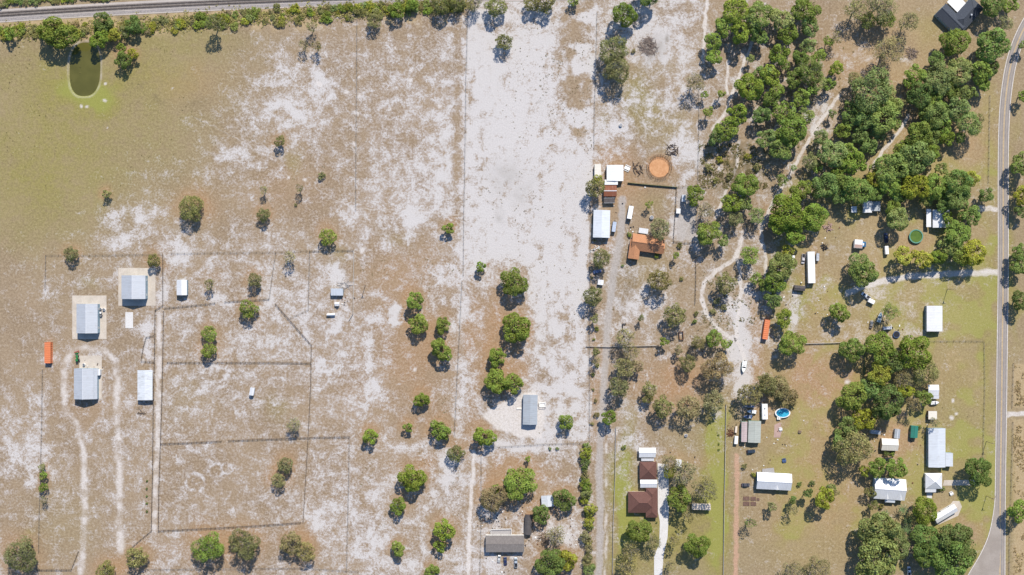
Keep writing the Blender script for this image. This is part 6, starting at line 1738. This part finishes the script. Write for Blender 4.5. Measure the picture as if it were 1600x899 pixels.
g1 = tufts('dry_weeds', np.concatenate([scatter(900, 727, 20, 930, 690, 1, 22, .62, PARCEL), scatter(260, 840, 60, 925, 240, 2, 16, .5, PARCEL)]), .30, (.21, .155, .085), 5)
tag(g1, 'dry weed tufts scattered over the white sand parcel', 'weeds', kind='stuff')
g2 = tufts('low_scrub', np.concatenate([scatter(1500, 1092, 225, 1200, 295, 3, 9, .45), scatter(500, 1095, 430, 1180, 520, 4, 10, .55), scatter(300, 1200, 60, 1340, 230, 5, 12, .5)]), .42, (.17, .145, .062), 6)
tag(g2, 'low brown green scrub beside the woodland trails', 'scrub', kind='stuff')
g3 = tufts('hedge_undergrowth', np.concatenate([np.stack([(hx - 800) * S, (449.5 - np.interp(hx, [0, 100, 250, 400, 550, 700, 760], [50, 48, 38, 26, 17, 9, 6]) - np.random.default_rng(9).normal(0, 6.5, len(hx))) * S, np.full(len(hx), .2)], 1) for hx in [np.random.default_rng(8).uniform(-20, 740, 3200)]]), .55, (.33, .29, .11), 7)
tag(g3, 'tangled undergrowth filling the hedgerow below the railway', 'undergrowth', kind='stuff')
g4 = tufts('pasture_weeds', np.concatenate([scatter(700, 0, 60, 560, 330, 11, 26, .66), scatter(900, 560, 400, 720, 890, 12, 30, .7), scatter(500, 1200, 560, 1540, 890, 13, 40, .66), scatter(500, 930, 400, 1180, 690, 14, 20, .6)]), .26, (.16, .135, .062), 8)
tag(g4, 'dark weed tufts dotted across the dry pastures', 'weeds', kind='stuff')
g5 = tufts('dry_hay', np.concatenate([scatter(2200, 1583, 663, 1640, 920, 15, 10, .5), scatter(700, 1586, 572, 1640, 634, 16, 10, .5)]), .42, (.33, .24, .125), 9)
tag(g5, 'dry tan hay field beyond the road', 'hay', kind='stuff')

def litter(name, label, boxes, mat, seed):
    """Small household clutter too small to tell apart, strewn over a yard."""
    r = random.Random(seed); mb = MB()
    for (cx, cy, rx, ry, n) in boxes:
        for i in range(max(2, n // 2)):
            p = P(cx + r.gauss(0, rx), cy + r.gauss(0, ry)); s = r.uniform(.2, .6)
            mb.box((p.x, p.y, .05 + s * .25), (s * r.uniform(.6, 1.8), s, s * .6), r.uniform(0, 3.1))
    tag(mb.build(name, M[mat]), label, 'clutter', kind='stuff')
YARDS = [(775, 815, 12, 9, 26), (815, 800, 8, 20, 14), (790, 880, 18, 8, 12), (890, 830, 10, 26, 12), (850, 850, 14, 14, 16), (932, 395, 5, 20, 14), (945, 320, 14, 10, 10), (1000, 270, 16, 10, 8), (1155, 675, 10, 16, 16), (1165, 655, 10, 8, 10), (1215, 685, 14, 10, 10), (1275, 470, 26, 20, 16), (1390, 510, 20, 10, 12), (1240, 460, 8, 20, 10), (1370, 690, 10, 14, 10), (1440, 690, 8, 30, 12), (1140, 480, 20, 20, 14), (1090, 520, 20, 14, 8), (535, 460, 12, 14, 10), (150, 575, 10, 8, 8), (1300, 370, 14, 14, 6), (1190, 740, 20, 20, 6), (985, 360, 6, 10, 8), (1060, 720, 20, 8, 5)]
litter('yard_clutter', 'small pale clutter strewn about the yards', YARDS, 'white_plain', 51)
litter('yard_scrap', 'small dark clutter strewn about the yards', YARDS, 'dark_steel', 52)
litter('yard_rubble', 'small rusty brown clutter strewn about the yards', [(q[0], q[1], q[2], q[3], q[4] // 2) for q in YARDS], 'rust_steel', 53)
